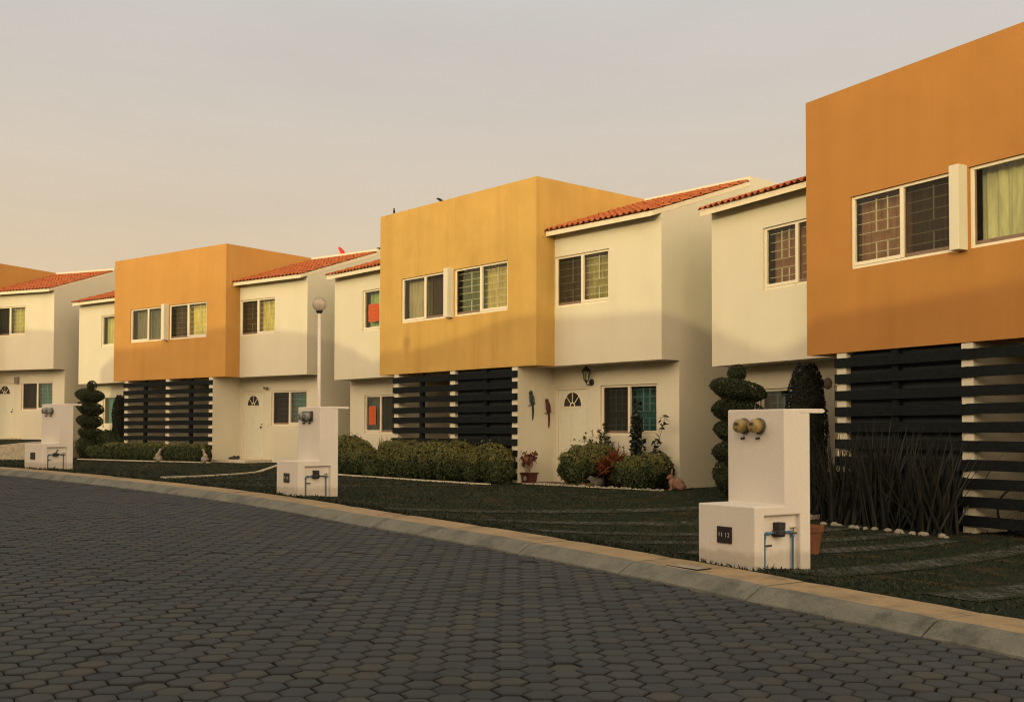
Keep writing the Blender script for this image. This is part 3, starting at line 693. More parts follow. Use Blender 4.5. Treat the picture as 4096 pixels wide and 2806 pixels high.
# birds on the parapet
def bird(x, lean, label):
    p = hpt(HC, x, .06, ZT); t = empty('bird', p, HC.rotation_euler.z+R(20 if lean else -30), label, 'bird', 'birds on the parapet')
    mb = MB(); q = Matrix.Rotation(R(25 if lean else 60), 3, 'Y')
    mb.ell((0, 0, .075), (.085, .035, .038), 12, rot=q)
    hx, hz = (-.075, .115) if lean else (-.035, .165)
    mb.ell((hx, 0, hz), (.030, .026, .026), 10); mb.lathe([(.010, 0), (.002, .03)], (hx-.026, 0, hz), 6, axis=(-1, 0, -.1))
    d = Vector((.9, 0, -.42)) if lean else Vector((.5, 0, -.86)); c = Vector((.05, 0, .06))
    mb.tube([c, c+d*.11], [.022, .012], 6); mb.tube([(-.005, .012, .04), (-.005, .012, 0)], .004, 4); mb.tube([(-.005, -.012, .04), (-.005, -.012, 0)], .004, 4)
    mb.build('body', M['birdm'], t, smooth=True); t.scale = (.85, .85, .85)
bird(-2.46, False, 'small black bird standing upright near the left corner of the faded orange parapet')
bird(-.54, True, 'small black bird leaning forward on the middle of the faded orange parapet')
# dish, cable loop and vent on the roofs
t = empty('satellite_dish', hpt(HB, 3.97, 3.95, ZT), HB.rotation_euler.z, 'red satellite dish peeping over the roof parapet left of the middle house', 'dish')
mb = MB(); n = 20; mb.lathe([(.005, .06), (.10, .045), (.17, .02), (.215, -.01), (.215, -.016), (.10, .03), (.004, .045)], (0, 0, .16), 20, axis=(.62, .25, .35)); mb.build('reflector', M['red'], t, smooth=True)
mb = MB(); mb.tube([(0, .05, 0), (0, .03, .16)], .02, 8); mb.build('mast', M['iron'], t)
t = empty('antenna', hpt(HC, -4.62, 1.4, 5.95), HC.rotation_euler.z, 'thin looped aerial beside the upper left corner of the faded orange block', 'antenna')
mb = MB(); mb.tube([(.10, 0, -.2), (.10, 0, .68)], .012, 6); mb.build('mast', M['iron'], t)
mb = MB(); mb.tube([(.10+.11*math.cos(a)-.11, 0, .64+.075*math.sin(a)) for a in np.linspace(0, 2*math.pi, 22)], .007, 5); mb.tube([(.10, 0, .64), (.25, 0, .70)], .006, 5); mb.build('loop', M['goose'], t, smooth=True)
t = empty('roof_vent', hpt(HB, 5.85, 3.75, ZT), HB.rotation_euler.z, 'dark little vent cap on the white parapet end beside the middle house', 'vent')
mb = MB(); mb.lathe([(.03, 0), (.03, .05), (.09, .055), (.07, .085), (.01, .10)], (0, 0, 0), 12); mb.build('cap', M['iron'], t, smooth=True)

# ------------------------------------------------------------------ meter pedestals
BW, BA, BB, BH1, BH2 = .628, .342, .646, .478, 1.252
def pedestal(loc, psi, label, num, metermat, square, lever):
    t = empty('meter_pedestal', loc, psi, label, 'meter pedestal', 'white meter pedestals along the kerb')
    mb = MB(); zb = -.35; ny0, ny1, nz = .11, .525, .405; nd = .075
    def q(*p): mb.add(p, [tuple(range(len(p)))])
    q((0, 0, zb), (BW, 0, zb), (BW, 0, BH1), (0, 0, BH1)); q((0, 0, BH1), (BW, 0, BH1), (BW, BA, BH1), (0, BA, BH1))
    q((0, BA, BH1), (BW, BA, BH1), (BW, BA, BH2), (0, BA, BH2)); q((0, BA, BH2), (BW, BA, BH2), (BW, BB, BH2), (0, BB, BH2))
    q((0, BB, zb), (0, BB, BH2), (BW, BB, BH2), (BW, BB, zb))
    q((0, 0, zb), (0, 0, BH1), (0, BA, BH1), (0, BA, BH2), (0, BB, BH2), (0, BB, zb))
    # right face round the niche
    q((BW, 0, zb), (BW, ny0, zb), (BW, ny0, nz), (BW, ny1, nz), (BW, ny1, zb), (BW, BB, zb), (BW, BB, BH2), (BW, BA, BH2), (BW, BA, BH1), (BW, 0, BH1))
    nd = .045; e = BW-nd
    q((BW, ny0, zb), (e, ny0+.01, zb), (e, ny0+.01, nz-.01), (BW, ny0, nz)); q((BW, ny1, zb), (BW, ny1, nz), (e, ny1-.01, nz-.01), (e, ny1-.01, zb)); q((BW, ny0, nz), (e, ny0+.01, nz-.01), (e, ny1-.01, nz-.01), (BW, ny1, nz)); q((e, ny0+.01, zb), (e, ny1-.01, zb), (e, ny1-.01, nz-.01), (e, ny0+.01, nz-.01))
    mb.build('body', M['white'], t, bevel=.009)
    mb = MB(); a = [(BB-.12, BH2-.03), (BB+.15, BH2-.03), (BB+.172, BH2-.024), (BB+.18, BH2-.012), (BB+.172, BH2), (BB+.15, BH2+.006), (BB-.12, BH2+.004)]
    mb.prism(a, 'x', -.004, BW+.004); mb.build('drip_ledge', M['white'], t, bevel=.004)
    for xm in (.205, .372):
        mt = MB(); z = 1.116
        if square: mt.box(xm-.068, xm+.068, BA-.018, BA-.001, z-.078, z+.072, 1)
        mt.lathe([(.060, 0), (.066, .008), (.066, .022), (.058, .026)], (xm, BA-.001-(.017 if square else 0), z), 22, 1, axis=(0, -1, 0))
        mt.lathe([(.056, .02), (.057, .08), (.050, .098), (.030, .106), (.004, .107)], (xm, BA-.001, z), 22, 0, axis=(0, -1, 0))
        e_ = mt.build('electric_meter', [metermat, M['meterring']], t, smooth=False)
        for p_ in e_.data.polygons: p_.use_smooth = len(p_.vertices) == 4 and p_.material_index == 0
        mt = MB(); mt.box(xm-.022, xm+.022, BA-.1125, BA-.1085, z+.005, z+.030); mt.lathe([(.009, 0), (.009, .006)], (xm+.0, BA-.105, z-.028), 8, axis=(0, -1, 0)); mt.build('dial', M['meterring'], e_)
        s1 = MB(); s1.tube([(xm-.015, BA, z-.10), (xm-.015, BA-.035, z-.105)], .010, 8); s1.build('seal_stub', M['black'], t)
    pl = MB(); pl.box(.225, .385, -.012, .004, .172, .305); pl = pl.build('number_plaque', M['plaque'], t, bevel=.003)
    if num:
        a_, b_ = num
        for tx_, xx in ((a_, .268), (b_, .343)):
            text_mesh(tx_, .050, 'numerals', M['numeral'], pl, Matrix.Translation((xx, -.0145, .238)) @ Matrix.Rotation(R(90), 4, 'X'))
    # water meter in the niche
    x = BW-.024; pp = MB(); zh_ = .262
    pp.tube([(x, .135, -.05), (x, .135, zh_-.02), (x, .143, zh_-.005), (x, .16, zh_), (x, .235, zh_+.004)], .0095, 8); pp.tube([(x, .355, zh_+.004), (x, .45, zh_), (x, .462, zh_-.012), (x, .462, -.05)], .0095, 8)
    for y_, z_ in ((.135, zh_-.03), (.462, zh_-.03), (.17, zh_), (.43, zh_)): pp.lathe([(.014, -.014), (.014, .014)], (x, y_, z_), 8, axis=(0, 1, 0) if y_ in (.17, .43) else (0, 0, 1))
    w = MB(); w.lathe([(.045, -.03), (.052, -.01), (.052, .02), (.045, .03)], (x+.005, .295, zh_+.0), 16, axis=(0, 0, 1)); w.lathe([(.020, -.062), (.024, -.05), (.022, .05), (.020, .062)], (x, .295, zh_), 10, axis=(0, 1, 0))
    if lever: w.prism([(.285, zh_+.03), (.305, zh_+.03), (.355, zh_+.10), (.335, zh_+.10)], 'x', x-.01, x+.01)
    else: w.box(x-.03, x+.045, .255, .330, zh_+.03, zh_+.085)
    wm = w.build('water_meter', M['black'], t, bevel=.004); pp.build('pipe', M['bluepipe'], wm, smooth=False)
    tp_ = MB(); tp_.tube([(x, .45, zh_), (x, .50, zh_-.008)], .011, 8); tp_.tube([(x, .47, zh_), (x, .47, zh_+.03)], .006, 6); tp_.tube([(x, .44, zh_+.033), (x, .50, zh_+.033)], .006, 6); tp_.build('tap', M['brass'], wm)
    tp_ = MB(); tp_.tube([(x, .135, .165), (x+.01, .205, .168)], .008, 6); tp_.build('stop_valve', M['black'], wm)
    return t
pedestal((1.5512, 8.9171, .1181), -.9843, 'nearest white meter pedestal, two amber domed meters and a plaque reading 11 12', ('11', '12'), M['amber'], False, False)
pedestal((-3.3988, 15.4819, .2758), -.8698, 'white meter pedestal in front of the globe street lamp, grey meters on square plates', ('9', '10'), M['greymeter'], True, False)
pedestal((-9.5485, 20.9829, .4441), -.6317, 'farthest white meter pedestal at left, with a blank dark plaque and a raised lever', None, M['greymeter'], False, True)

# ------------------------------------------------------------------ street lamps
def street_lamp(x, y, ztop, label, r=.112, gm=None):
    zb = gzf(x, y) if cdist(np.array([x]), np.array([y]))[0] > 0 else float(plane(x, y))-.1
    t = empty('street_lamp', (x, y, zb), 0, label, 'street lamp'); H = ztop-zb
    mb = MB(); mb.tube([(.006, 0, -.1), (.004, 0, H*.5), (0, 0, H-r)], [.030, .028, .024], 14); mb.lathe([(.06, 0), (.06, .02), (.034, .03), (.031, .10)], (.006, 0, 0), 14); mb.build('pole', M['polewhite'], t, smooth=True)
    mb = MB(); mb.lathe([(.030, -.03), (.052, -.012), (.056, .006), (.045, .012)], (0, 0, H-r), 16); mb.build('collar', M['iron'], t, smooth=True)
    mb = MB(); mb.ell((0, 0, H), (r, r, r), 32); mb.build('globe', gm or M['globe'], t, smooth=True)
    mb = MB(); mb.lathe([(.018, -r), (.018, -r+.06), (.028, -r+.075), (.032, -r+.11), (.018, -r+.135), (.004, -r+.14)], (0, 0, H), 12); mb.build('bulb', M['goose'], t, smooth=True)
street_lamp(-3.0, 16.6, 3.15, 'white pole street lamp with a clear peach globe behind the middle pedestal')

# ------------------------------------------------------------------ plants
def rot_frames(n, up_bias=.5):
    d = RNG.normal(0, 1, (n, 3)); d[:, 2] += up_bias; d /= np.linalg.norm(d, axis=1)[:, None]
    a = np.cross(d, RNG.normal(0, 1, (n, 3))); a /= np.linalg.norm(a, axis=1)[:, None]
    return d, a
def leaf_cloud(P, Nn, size, aspect=.5, align=.6):
    """leaves at points P, roughly facing out along Nn: folded diamonds"""
    n = len(P); d, _ = rot_frames(n, 0); f = Nn*align+d*(1-align); f /= np.linalg.norm(f, axis=1)[:, None]
    u = np.cross(f, RNG.normal(0, 1, (n, 3))); u /= np.linalg.norm(u, axis=1)[:, None]; w = np.cross(f, u)
    s_ = size*(.6+.8*RNG.random(n))[:, None]
    V = np.stack([P-u*s_, P-w*s_*aspect+f*s_*.15, P+u*s_, P+w*s_*aspect+f*s_*.15], 1).reshape(-1, 3)
    b = np.arange(n)*4; F = np.stack([b, b+1, b+2, b+3], 1)
    return V, F
def sample_blob(c, r, n, p=2.6, jitter=.07, zmin=None):
    """points on a lumpy superellipsoid; returns points and outward normals"""
    d = RNG.normal(0, 1, (n, 3)); d /= np.linalg.norm(d, axis=1)[:, None]
    k = (np.abs(d)**p).sum(1)**(-1/p)
    lump = 1+jitter*(np.sin(d[:, 0]*7+c[0]*3)*np.sin(d[:, 1]*6+c[1]*5)+.7*np.sin(d[:, 2]*9+d[:, 0]*5+c[0])) - np.abs(RNG.normal(0, jitter*.8, n))
    P = np.asarray(c)+d*k[:, None]*np.asarray(r)*lump[:, None]
    if zmin is not None:
        m_ = P[:, 2] > zmin; P = P[m_]; d = d[m_]
    return P, d
def bush(name, blobs, dens, size, mat, label, cat, core=.86, p=2.6, stem=None, group=None, aspect=.5, extra=None):
    """blobs: list of (centre, radii); centre z is absolute"""
    VV = []; FF = []; o_ = 0; cm = MB()
    for c, r in blobs:
        area = 4*math.pi*((r[0]*r[1])**1.6/3+(r[0]*r[2])**1.6/3+(r[1]*r[2])**1.6/3)**(1/1.6)
        n = int(area*dens); P, d = sample_blob(c, r, n, p, zmin=c[2]-r[2]*1.0); ot = RNG.random(len(P)) < .035; P = P+d*np.where(ot, RNG.random(len(P))*.085, 0)[:, None]+np.c_[np.zeros((len(P), 2)), np.where(ot & (d[:, 2] > .2), RNG.random(len(P))*.07, 0)]
        V, F = leaf_cloud(P, d, size, aspect); VV.append(V); FF.append(F+o_); o_ += len(V)
        # inner mass
        rr = [x*core for x in r]
        vs = []; K = 9; J = 16
        for i in range(K+1):
            t = math.pi*i/K
            for j in range(J):
                a = 2*math.pi*j/J; dv = np.array([math.sin(t)*math.cos(a), math.sin(t)*math.sin(a), -math.cos(t)]); k = (np.abs(dv)**p).sum()**(-1/p)
                q = 1+random.uniform(-.07, .04); vs.append((c[0]+dv[0]*k*rr[0]*q, c[1]+dv[1]*k*rr[1]*q, c[2]+dv[2]*k*rr[2]*q))
        cm.add(vs, [(i*J+j, i*J+(j+1) % J, (i+1)*J+(j+1) % J, (i+1)*J+j) for i in range(K) for j in range(J)])
    c0 = blobs[0][0]; base = Vector((np.mean([b[0][0] for b in blobs]), np.mean([b[0][1] for b in blobs]), 0)); base.z = gzf(base.x, base.y)
    t = empty(name, base, 0, label, cat, group)
    V = np.concatenate(VV)-np.array(base); F = np.concatenate(FF)
    mb = MB(); mb.v = V.tolist(); mb.f = [tuple(x) for x in F.tolist()]; mb.m = [0]*len(mb.f)
    mb.add([tuple(np.array(x)-np.array(base)) for x in cm.v], cm.f, 1)
    fo = mb.build('foliage', [mat, M['hedgecore']], t)
    if stem:
        sm = MB(); sm.tube([(stem[0]-base.x, stem[1]-base.y, -.1), (stem[0]-base.x+.01, stem[1]-base.y, stem[2]*.5), (stem[0]-base.x, stem[1]-base.y, stem[2])], [stem[3], stem[3]*.8, stem[3]*.5], 8); sm.build('trunk', M['bark'], t, smooth=True)
    return t
def chain(a, b_, n, r, lump=.12, zoff=.0):
    out_ = []
    for i in range(n):
        f = i/(n-1); x = a[0]+(b_[0]-a[0])*f; y = a[1]+(b_[1]-a[1])*f; z = gzf(x, y)
        q = 1+random.uniform(-lump, lump*.5); out_.append(((x, y, z+r[2]*q*.92+zoff), (r[0], r[1], r[2]*q)))
    return out_
HG = 'clipped hedges in the front gardens'
def hp(h, lx, ly):
    p = hpt(h, lx, ly, 0); return p[0], p[1], gzf(p[0], p[1])
def bl(h, lx, ly, z, r):
    p = hp(h, lx, ly); q = h.rotation_euler.z; return ((p[0], p[1], p[2]+z), r)
def row(h, a, b_, n, r, lump=.05):
    o = []
    for i in range(n):
        f = i/(n-1); q = 1+random.uniform(-lump, lump*.6); o.append(bl(h, a[0]+(b_[0]-a[0])*f, a[1]+(b_[1]-a[1])*f, r[2]*q*.9, (r[0], r[1], r[2]*q)))
    return o
# middle house: long clipped hedge and its rounded end bushes, in front of the slat screen
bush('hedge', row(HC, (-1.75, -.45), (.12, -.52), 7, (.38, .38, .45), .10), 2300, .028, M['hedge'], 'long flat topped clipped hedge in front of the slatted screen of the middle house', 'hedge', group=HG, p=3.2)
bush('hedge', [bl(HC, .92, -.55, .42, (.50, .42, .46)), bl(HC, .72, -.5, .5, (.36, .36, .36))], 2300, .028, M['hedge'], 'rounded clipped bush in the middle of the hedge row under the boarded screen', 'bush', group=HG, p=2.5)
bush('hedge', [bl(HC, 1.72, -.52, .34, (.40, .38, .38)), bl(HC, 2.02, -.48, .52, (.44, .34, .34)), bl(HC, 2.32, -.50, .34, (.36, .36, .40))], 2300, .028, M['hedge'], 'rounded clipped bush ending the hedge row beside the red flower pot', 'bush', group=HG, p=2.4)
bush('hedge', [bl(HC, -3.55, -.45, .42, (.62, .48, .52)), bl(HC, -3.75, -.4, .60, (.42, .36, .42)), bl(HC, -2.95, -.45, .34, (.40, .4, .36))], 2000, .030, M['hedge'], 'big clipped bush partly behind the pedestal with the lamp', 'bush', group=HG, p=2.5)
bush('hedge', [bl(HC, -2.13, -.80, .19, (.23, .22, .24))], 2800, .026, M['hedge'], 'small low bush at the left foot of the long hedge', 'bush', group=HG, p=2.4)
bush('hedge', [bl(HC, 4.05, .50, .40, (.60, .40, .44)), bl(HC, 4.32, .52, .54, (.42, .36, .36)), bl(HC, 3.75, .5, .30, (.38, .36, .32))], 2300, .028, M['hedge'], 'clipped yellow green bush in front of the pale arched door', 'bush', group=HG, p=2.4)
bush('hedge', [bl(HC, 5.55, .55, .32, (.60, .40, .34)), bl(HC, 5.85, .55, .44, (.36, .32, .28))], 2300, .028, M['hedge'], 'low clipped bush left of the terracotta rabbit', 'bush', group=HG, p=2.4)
# left house
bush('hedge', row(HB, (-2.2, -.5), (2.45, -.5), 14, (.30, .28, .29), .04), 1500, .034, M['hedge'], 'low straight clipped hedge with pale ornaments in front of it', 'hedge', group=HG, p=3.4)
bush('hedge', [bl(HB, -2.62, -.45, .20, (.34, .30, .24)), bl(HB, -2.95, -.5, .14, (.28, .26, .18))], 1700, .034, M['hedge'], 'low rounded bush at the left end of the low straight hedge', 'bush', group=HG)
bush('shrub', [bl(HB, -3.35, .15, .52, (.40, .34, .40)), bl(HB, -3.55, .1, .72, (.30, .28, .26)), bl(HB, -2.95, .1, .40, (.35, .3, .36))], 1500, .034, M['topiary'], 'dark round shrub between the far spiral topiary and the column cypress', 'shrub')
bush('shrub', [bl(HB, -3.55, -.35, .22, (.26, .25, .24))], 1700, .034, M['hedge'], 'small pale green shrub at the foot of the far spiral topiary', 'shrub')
# red leaved strap plants
def strap_plant(name, x, y, z0, n, ln, wd, mat, label, cat, spread=.9, droop=.5, stem=0, group=None, up=0):
    t = empty(name, (x, y, z0), 0, label, cat, group); mb = MB()
    for i in range(n):
        a = random.uniform(0, 2*math.pi); el = R(90)-abs(random.gauss(0, 1))*spread*R(50)-up; l = ln*random.uniform(.6, 1.1); w = wd*random.uniform(.7, 1.2)
        b0 = Vector((random.gauss(0, .02), random.gauss(0, .02), stem*random.uniform(.7, 1.05))); K = 5; p = b0.copy(); e = el; vs = []
        sd = Vector((-math.sin(a), math.cos(a), 0)); 
        for k in range(K+1):
            f = k/K; ww_ = w*math.sin(math.pi*min(1, .18+f*.82))*(1-.2*f)+.002
            nrm = Vector((-math.sin(e)*math.cos(a), -math.sin(e)*math.sin(a), math.cos(e)))
            vs += [p-sd*ww_-nrm*ww_*-.3, p, p+sd*ww_+nrm*ww_*.3]
            p = p+Vector((math.cos(e)*math.cos(a), math.cos(e)*math.sin(a), math.sin(e)))*l/K; e -= droop*R(90)/K*(.4+f)
        fs = []
        for k in range(K): fs += [(3*k, 3*k+1, 3*k+4, 3*k+3), (3*k+1, 3*k+2, 3*k+5, 3*k+4)]
        mb.add(vs, fs)
    mb.build('leaves', mat, t, smooth=False)
    if stem:
        s1 = MB(); s1.tube([(0, 0, -.05), (0, 0, stem)], .014, 6); s1.build('stem', M['bark'], t)
    return t
def strap_at(name, h, lx, ly, *a, **k):
    p = hp(h, lx, ly); return strap_plant(name, p[0], p[1], p[2], *a, **k)
strap_at('cordyline', HC, 4.66, .34, 90, .40, .034, M['redleaf'], 'orange red strap leaved plant beside the pale arched door bush', 'plant', .95, .7, .34)
strap_at('cordyline', HC, 5.02, .34, 110, .44, .036, M['redleaf'], 'tallest orange red strap leaved plant between the two clipped bushes', 'plant', .95, .7, .42)
strap_at('cordyline', HC, 5.26, .30, 70, .36, .032, M['redleaf'], 'orange red strap leaved plant close to the low bush by the rabbit', 'plant', 1.0, .8, .24)
strap_at('agave', HC, -2.88, .0, 34, .98, .022, M['agave'], 'spiky blade leaved plant rising between hedge and window notice', 'plant', .26, .12)
# rows of pale succulents at the edge of the flower bed
for i in range(9):
    f = i/8; strap_at('succulent', HC, 3.78+.85*f, .16+.03*math.sin(i*2), 18, .10, .016, M['succulent'], 'pale succulent rosette edging the bed in front of the arched door bush', 'succulent', 1.1, .4, 0, 'succulents edging the flower bed')
# upright leafy plants under the window
def leafy_stems(name, base, tips, nleaf, size, mat, label, cat, lean=.06, aspect=.55, taper=True):
    t = empty(name, base, 0, label, cat); sm = MB(); P = []; D = []
    for tip in tips:
        b0 = Vector((random.gauss(0, .02), random.gauss(0, .02), -.05)); tp_ = Vector(tip)-Vector(base); K = 8; pts_ = []
        for k in range(K+1):
            f = k/K; q = b0.lerp(tp_, f)+Vector((math.sin(f*5+tip[0])*lean, math.cos(f*4+tip[1])*lean, 0))*f*(1-f)*2; pts_.append(q)
        sm.tube(pts_, [.010*(1-.6*k/K) for k in range(K+1)], 5)
        for i in range(nleaf):
            f = random.uniform(.12, 1.0); k = min(K-1, int(f*K)); q = pts_[k].lerp(pts_[k+1], f*K-k); a = random.uniform(0, 6.28); rr = size*random.uniform(.5, 1.4)
            d = Vector((math.cos(a), math.sin(a), random.uniform(-.4, .5))).normalized(); P.append(q+d*rr); D.append((d.x*.2, d.y*.2, 1))
    sm.build('stems', M['bark'], t)
    P = np.array([tuple(p) for p in P]); D = np.array(D); V, F = leaf_cloud(P, D, size, aspect, .55)
    mb = MB(); mb.v = V.tolist(); mb.f = [tuple(x) for x in F.tolist()]; mb.m = [0]*len(F); mb.build('leaves', mat, t)
def stems_at(name, h, lx, ly, tips, *a, **k):
    b0 = hp(h, lx, ly); leafy_stems(name, b0, [hpt(h, x, y, z) for x, y, z in tips], *a, **k)
stems_at('tall_shrub', HC, 5.14, .82, [(5.15, .82, 1.80), (5.05, .82, 1.5), (5.25, .78, 1.62), (5.12, .75, 1.25), (5.35, .75, 1.0), (5.2, .8, 1.45)], 110, .060, M['darkleaf'], 'tall dark leafy shrub standing before the right window pane', 'shrub')
stems_at('tall_shrub', HC, 5.40, .82, [(5.90, .82, 1.52), (5.62, .82, 1.0), (5.75, .78, .85)], 60, .060, M['darkleaf'], 'dark leafy shrub leaning right of the window toward the wall corner', 'shrub')
stems_at('upright_plant', HC, 4.20, .85, [(4.22, .85, 1.36), (4.12, .85, 1.12), (4.34, .85, 1.06), (4.05, .85, 1.2), (4.45, .85, .95), (4.28, .85, 1.25)], 150, .034, M['topiary'], 'upright fine leaved plant behind the arched door bush, left of the window', 'plant')
stems_at('upright_plant', HC, 3.86, .80, [(3.89, .80, 1.22), (3.80, .80, 1.02), (3.64, .80, 1.03)], 70, .030, M['topiary'], 'thin sprigs rising in front of the door handle', 'plant')
stems_at('upright_plant', HC, 4.72, .75, [(4.70, .75, .95), (4.60, .75, .8), (4.85, .75, .92)], 20, .026, M['darkleaf'], 'thin wiry sprigs between the red plants and the window', 'plant')
stems_at('small_plant', HC, -2.3, -.15, [(-2.28, -.15, .98), (-2.36, -.15, .9), (-2.2, -.15, .93)], 34, .05, M['darkleaf'], 'small dark tuft above the left end of the long hedge', 'plant')
# spiral topiaries
def topiary(x, y, zb, H, rad, label, n=5, sc=1.0):
    t = empty('topiary_tree', (x, y, zb), 0, label, 'topiary tree', 'spiral cut topiary trees')
    mb = MB(); mb.tube([(0, 0, -.1), (.02, 0, H*.5), (0, 0, H*.97)], [.05*sc, .04*sc, .015*sc], 8); mb.build('trunk', M['bark'], t, smooth=True)
    V_ = []; F_ = []; o_ = 0; cm = MB()
    tiers = [(.17, rad*.98, .155), (.345, rad*.95, .092), (.51, rad*.95, .088), (.675, rad*.98, .092), (.84, rad*1.05, .085), (.965, rad*.34, .075)]
    for i, (f, r_, h) in enumerate(tiers):
        z = H*f; hh = H*h; tilt = Matrix.Rotation(R(10 if i < 5 else 0), 3, 'Y') @ Matrix.Rotation(R(6*(-1)**i), 3, 'X')
        n_ = int(2600*r_*r_*5*sc) if i < 5 else 420
        d = RNG.normal(0, 1, (n_, 3)); d /= np.linalg.norm(d, axis=1)[:, None]; k = (np.abs(d)**3).sum(1)**(-1/3)
        tap = np.where(d[:, 2] < 0, 1-.40*np.abs(d[:, 2])*k, 1-.10*np.abs(d[:, 2]))
        Q = d*k[:, None]*np.array([r_, r_, hh])*(1-np.abs(RNG.normal(0, .05, n_)))[:, None]; Q[:, :2] *= tap[:, None]
        Q = Q @ np.array(tilt).T+np.array([random.uniform(-.03, .05), 0, z]); dn = d.copy(); dn[:, 2] -= .3
        V, F = leaf_cloud(Q, dn, .034*sc, .32, .35); V_.append(V); F_.append(F+o_); o_ += len(V)
        cm.ell((0, 0, z), (r_*.84, r_*.84, hh*.82), 16, rot=tilt, jit=.08)
    mb = MB(); V = np.concatenate(V_); F = np.concatenate(F_); mb.v = V.tolist(); mb.f = [tuple(q) for q in F.tolist()]; mb.m = [0]*len(F); mb.add(cm.v, cm.f, 1)
    mb.build('crown', [M['topiary'], M['hedgecore']], t)
tp = hpt(HD, -5.02, .25, 0); topiary(tp[0], tp[1], HD.location.z+.14, 2.33, .47, 'dark spiral cut topiary tree behind the nearest pedestal')
tp = hpt(HB, -4.05, -.2, 0); topiary(tp[0], tp[1], HB.location.z-.12, 2.66, .44, 'spiral cut topiary tree by the left house beside the farthest pedestal')
def cypress(x, y, zb, H, rad, label, n=5200):
    t = empty('cypress_tree', (x, y, zb), 0, label, 'cypress', 'dark column cypresses')
    mb = MB(); mb.tube([(0, 0, -.1), (0, 0, H*.8)], [.05, .02], 8); mb.build('trunk', M['bark'], t)
    f = RNG.random(n)**.85; a = RNG.random(n)*6.283; z = f*H
    rr = rad*np.clip(np.minimum(.72+f*1.1, 1.0), 0, 1)*np.sqrt(np.clip(1-((f-.5)/.52)**8, 0, 1))*(1-.35*np.clip((f-.68)/.32, 0, 1)**1.3)*(1+.07*np.sin(a*3+z*6))*(1-np.abs(RNG.normal(0, .07, n)))
    P = np.stack([np.cos(a)*rr, np.sin(a)*rr, z], 1); D = np.stack([np.cos(a), np.sin(a), np.full(n, .9)], 1)
    V, F = leaf_cloud(P, D, .036, .35, .3); mb = MB(); mb.v = V.tolist(); mb.f = [tuple(q) for q in F.tolist()]; mb.m = [0]*len(F)
    mb.lathe([(rad*.6, .05), (rad*.85, H*.25), (rad*.87, H*.65), (rad*.66, H*.88), (rad*.2, H*.965)], (0, 0, 0), 14, 1); mb.build('crown', [M['cypress'], M['hedgecore']], t)
tp = hpt(HD, -3.53, .5, 0); cypress(tp[0], tp[1], HD.location.z+.02, 2.50, .33, 'black green column cypress beside the nearest boarded screen')
tp = hpt(HB, -3.06, .3, 0); cypress(tp[0], tp[1], HB.location.z-.02, 2.16, .25, 'narrow dark cypress at the left end of the far slatted screen', 3600)
# flax in front of the boarded screen of the nearest house
FG = 'dark flax clumps before the nearest house'
def flax(x, y, n, ln, label, sp):
    z = gzf(x, y); t = empty('flax_plant', (x, y, z), 0, label, 'flax', FG); mb = MB()
    for i in range(n):
        a = random.uniform(0, 6.283); b0 = Vector((random.gauss(0, .13), random.gauss(0, .13), -.03)); l = ln*random.uniform(.55, 1.06); e = R(90)-abs(random.gauss(0, sp)); w = random.uniform(.012, .026)
        K = 6; p = b0.copy(); sd = Vector((-math.sin(a+1.2), math.cos(a+1.2), 0)); vs = []; dr_ = random.uniform(.02, .16)*(3 if random.random() < .08 else 1)
        for k in range(K+1):
            f = k/K; wk = w*min(1, 1.25*(1-f)+.03)
            vs += [p-sd*wk, p+sd*wk]; p = p+Vector((math.cos(e)*math.cos(a), math.cos(e)*math.sin(a), math.sin(e)))*l/K; e -= dr_*R(90)/K*(.5+f)
        mb.add(vs, [(2*k, 2*k+1, 2*k+3, 2*k+2) for k in range(K)])
    mb.build('blades', M['flax'], t)
for lx, ly, n_, ln, lb, sp_ in ((-1.75, -.45, 140, 1.50, 'left clump of tall dark flax, nearest the cypress', .25), (-.95, -.48, 170, 1.60, 'middle clump of tall dark flax in front of the boarded screen', .25),
                               (-.10, -.48, 150, 1.45, 'right clump of tall dark flax by the open slats', .32), (-2.55, -.1, 90, 1.30, 'short flax clump tucked against the wall behind the nearest pedestal', .34)):
    p_ = hp(HD, lx, ly); flax(p_[0], p_[1], n_, ln, lb, sp_)
bush('shrub', [bl(HD, -3.3, .1, .14, (.30, .25, .22))], 2400, .028, M['topiary'], 'low shrub just right of the nearest pedestal', 'shrub')

# ------------------------------------------------------------------ stones, statues, pots
def stone(x, y, r, label, group):
    mb = MB(); q = Matrix.Rotation(random.uniform(0, 6), 3, 'Z'); mb.ell((0, 0, r*.3), (r*random.uniform(.9, 1.4), r*random.uniform(.8, 1.1), r*random.uniform(.55, .85)), 10, rot=q, jit=.16)
    o = mb.build('edging_stone', M['stone'], smooth=True, loc=(x, y, gzf(x, y))); tag(o, label, 'stone', group)
for i in range(17):
    f = i/16+random.uniform(-.022, .022)
    if i in (3, 9, 14): continue
    sx_ = hp(HD, -1.72+2.15*f, -.88+.05*math.sin(i)); stone(sx_[0], sx_[1], random.uniform(.035, .062), 'white stone edging the flax bed by the nearest house', 'white stones edging the flax bed')
for i in range(24):
    f = i/23
    lx = 3.75+2.65*f; sx_ = hp(HC, lx, .06+.10*f+.02*math.sin(i*1.9)); stone(sx_[0], sx_[1], random.uniform(.022, .05), 'white stone edging the flower bed by the arched door', 'white stones edging the flower bed')
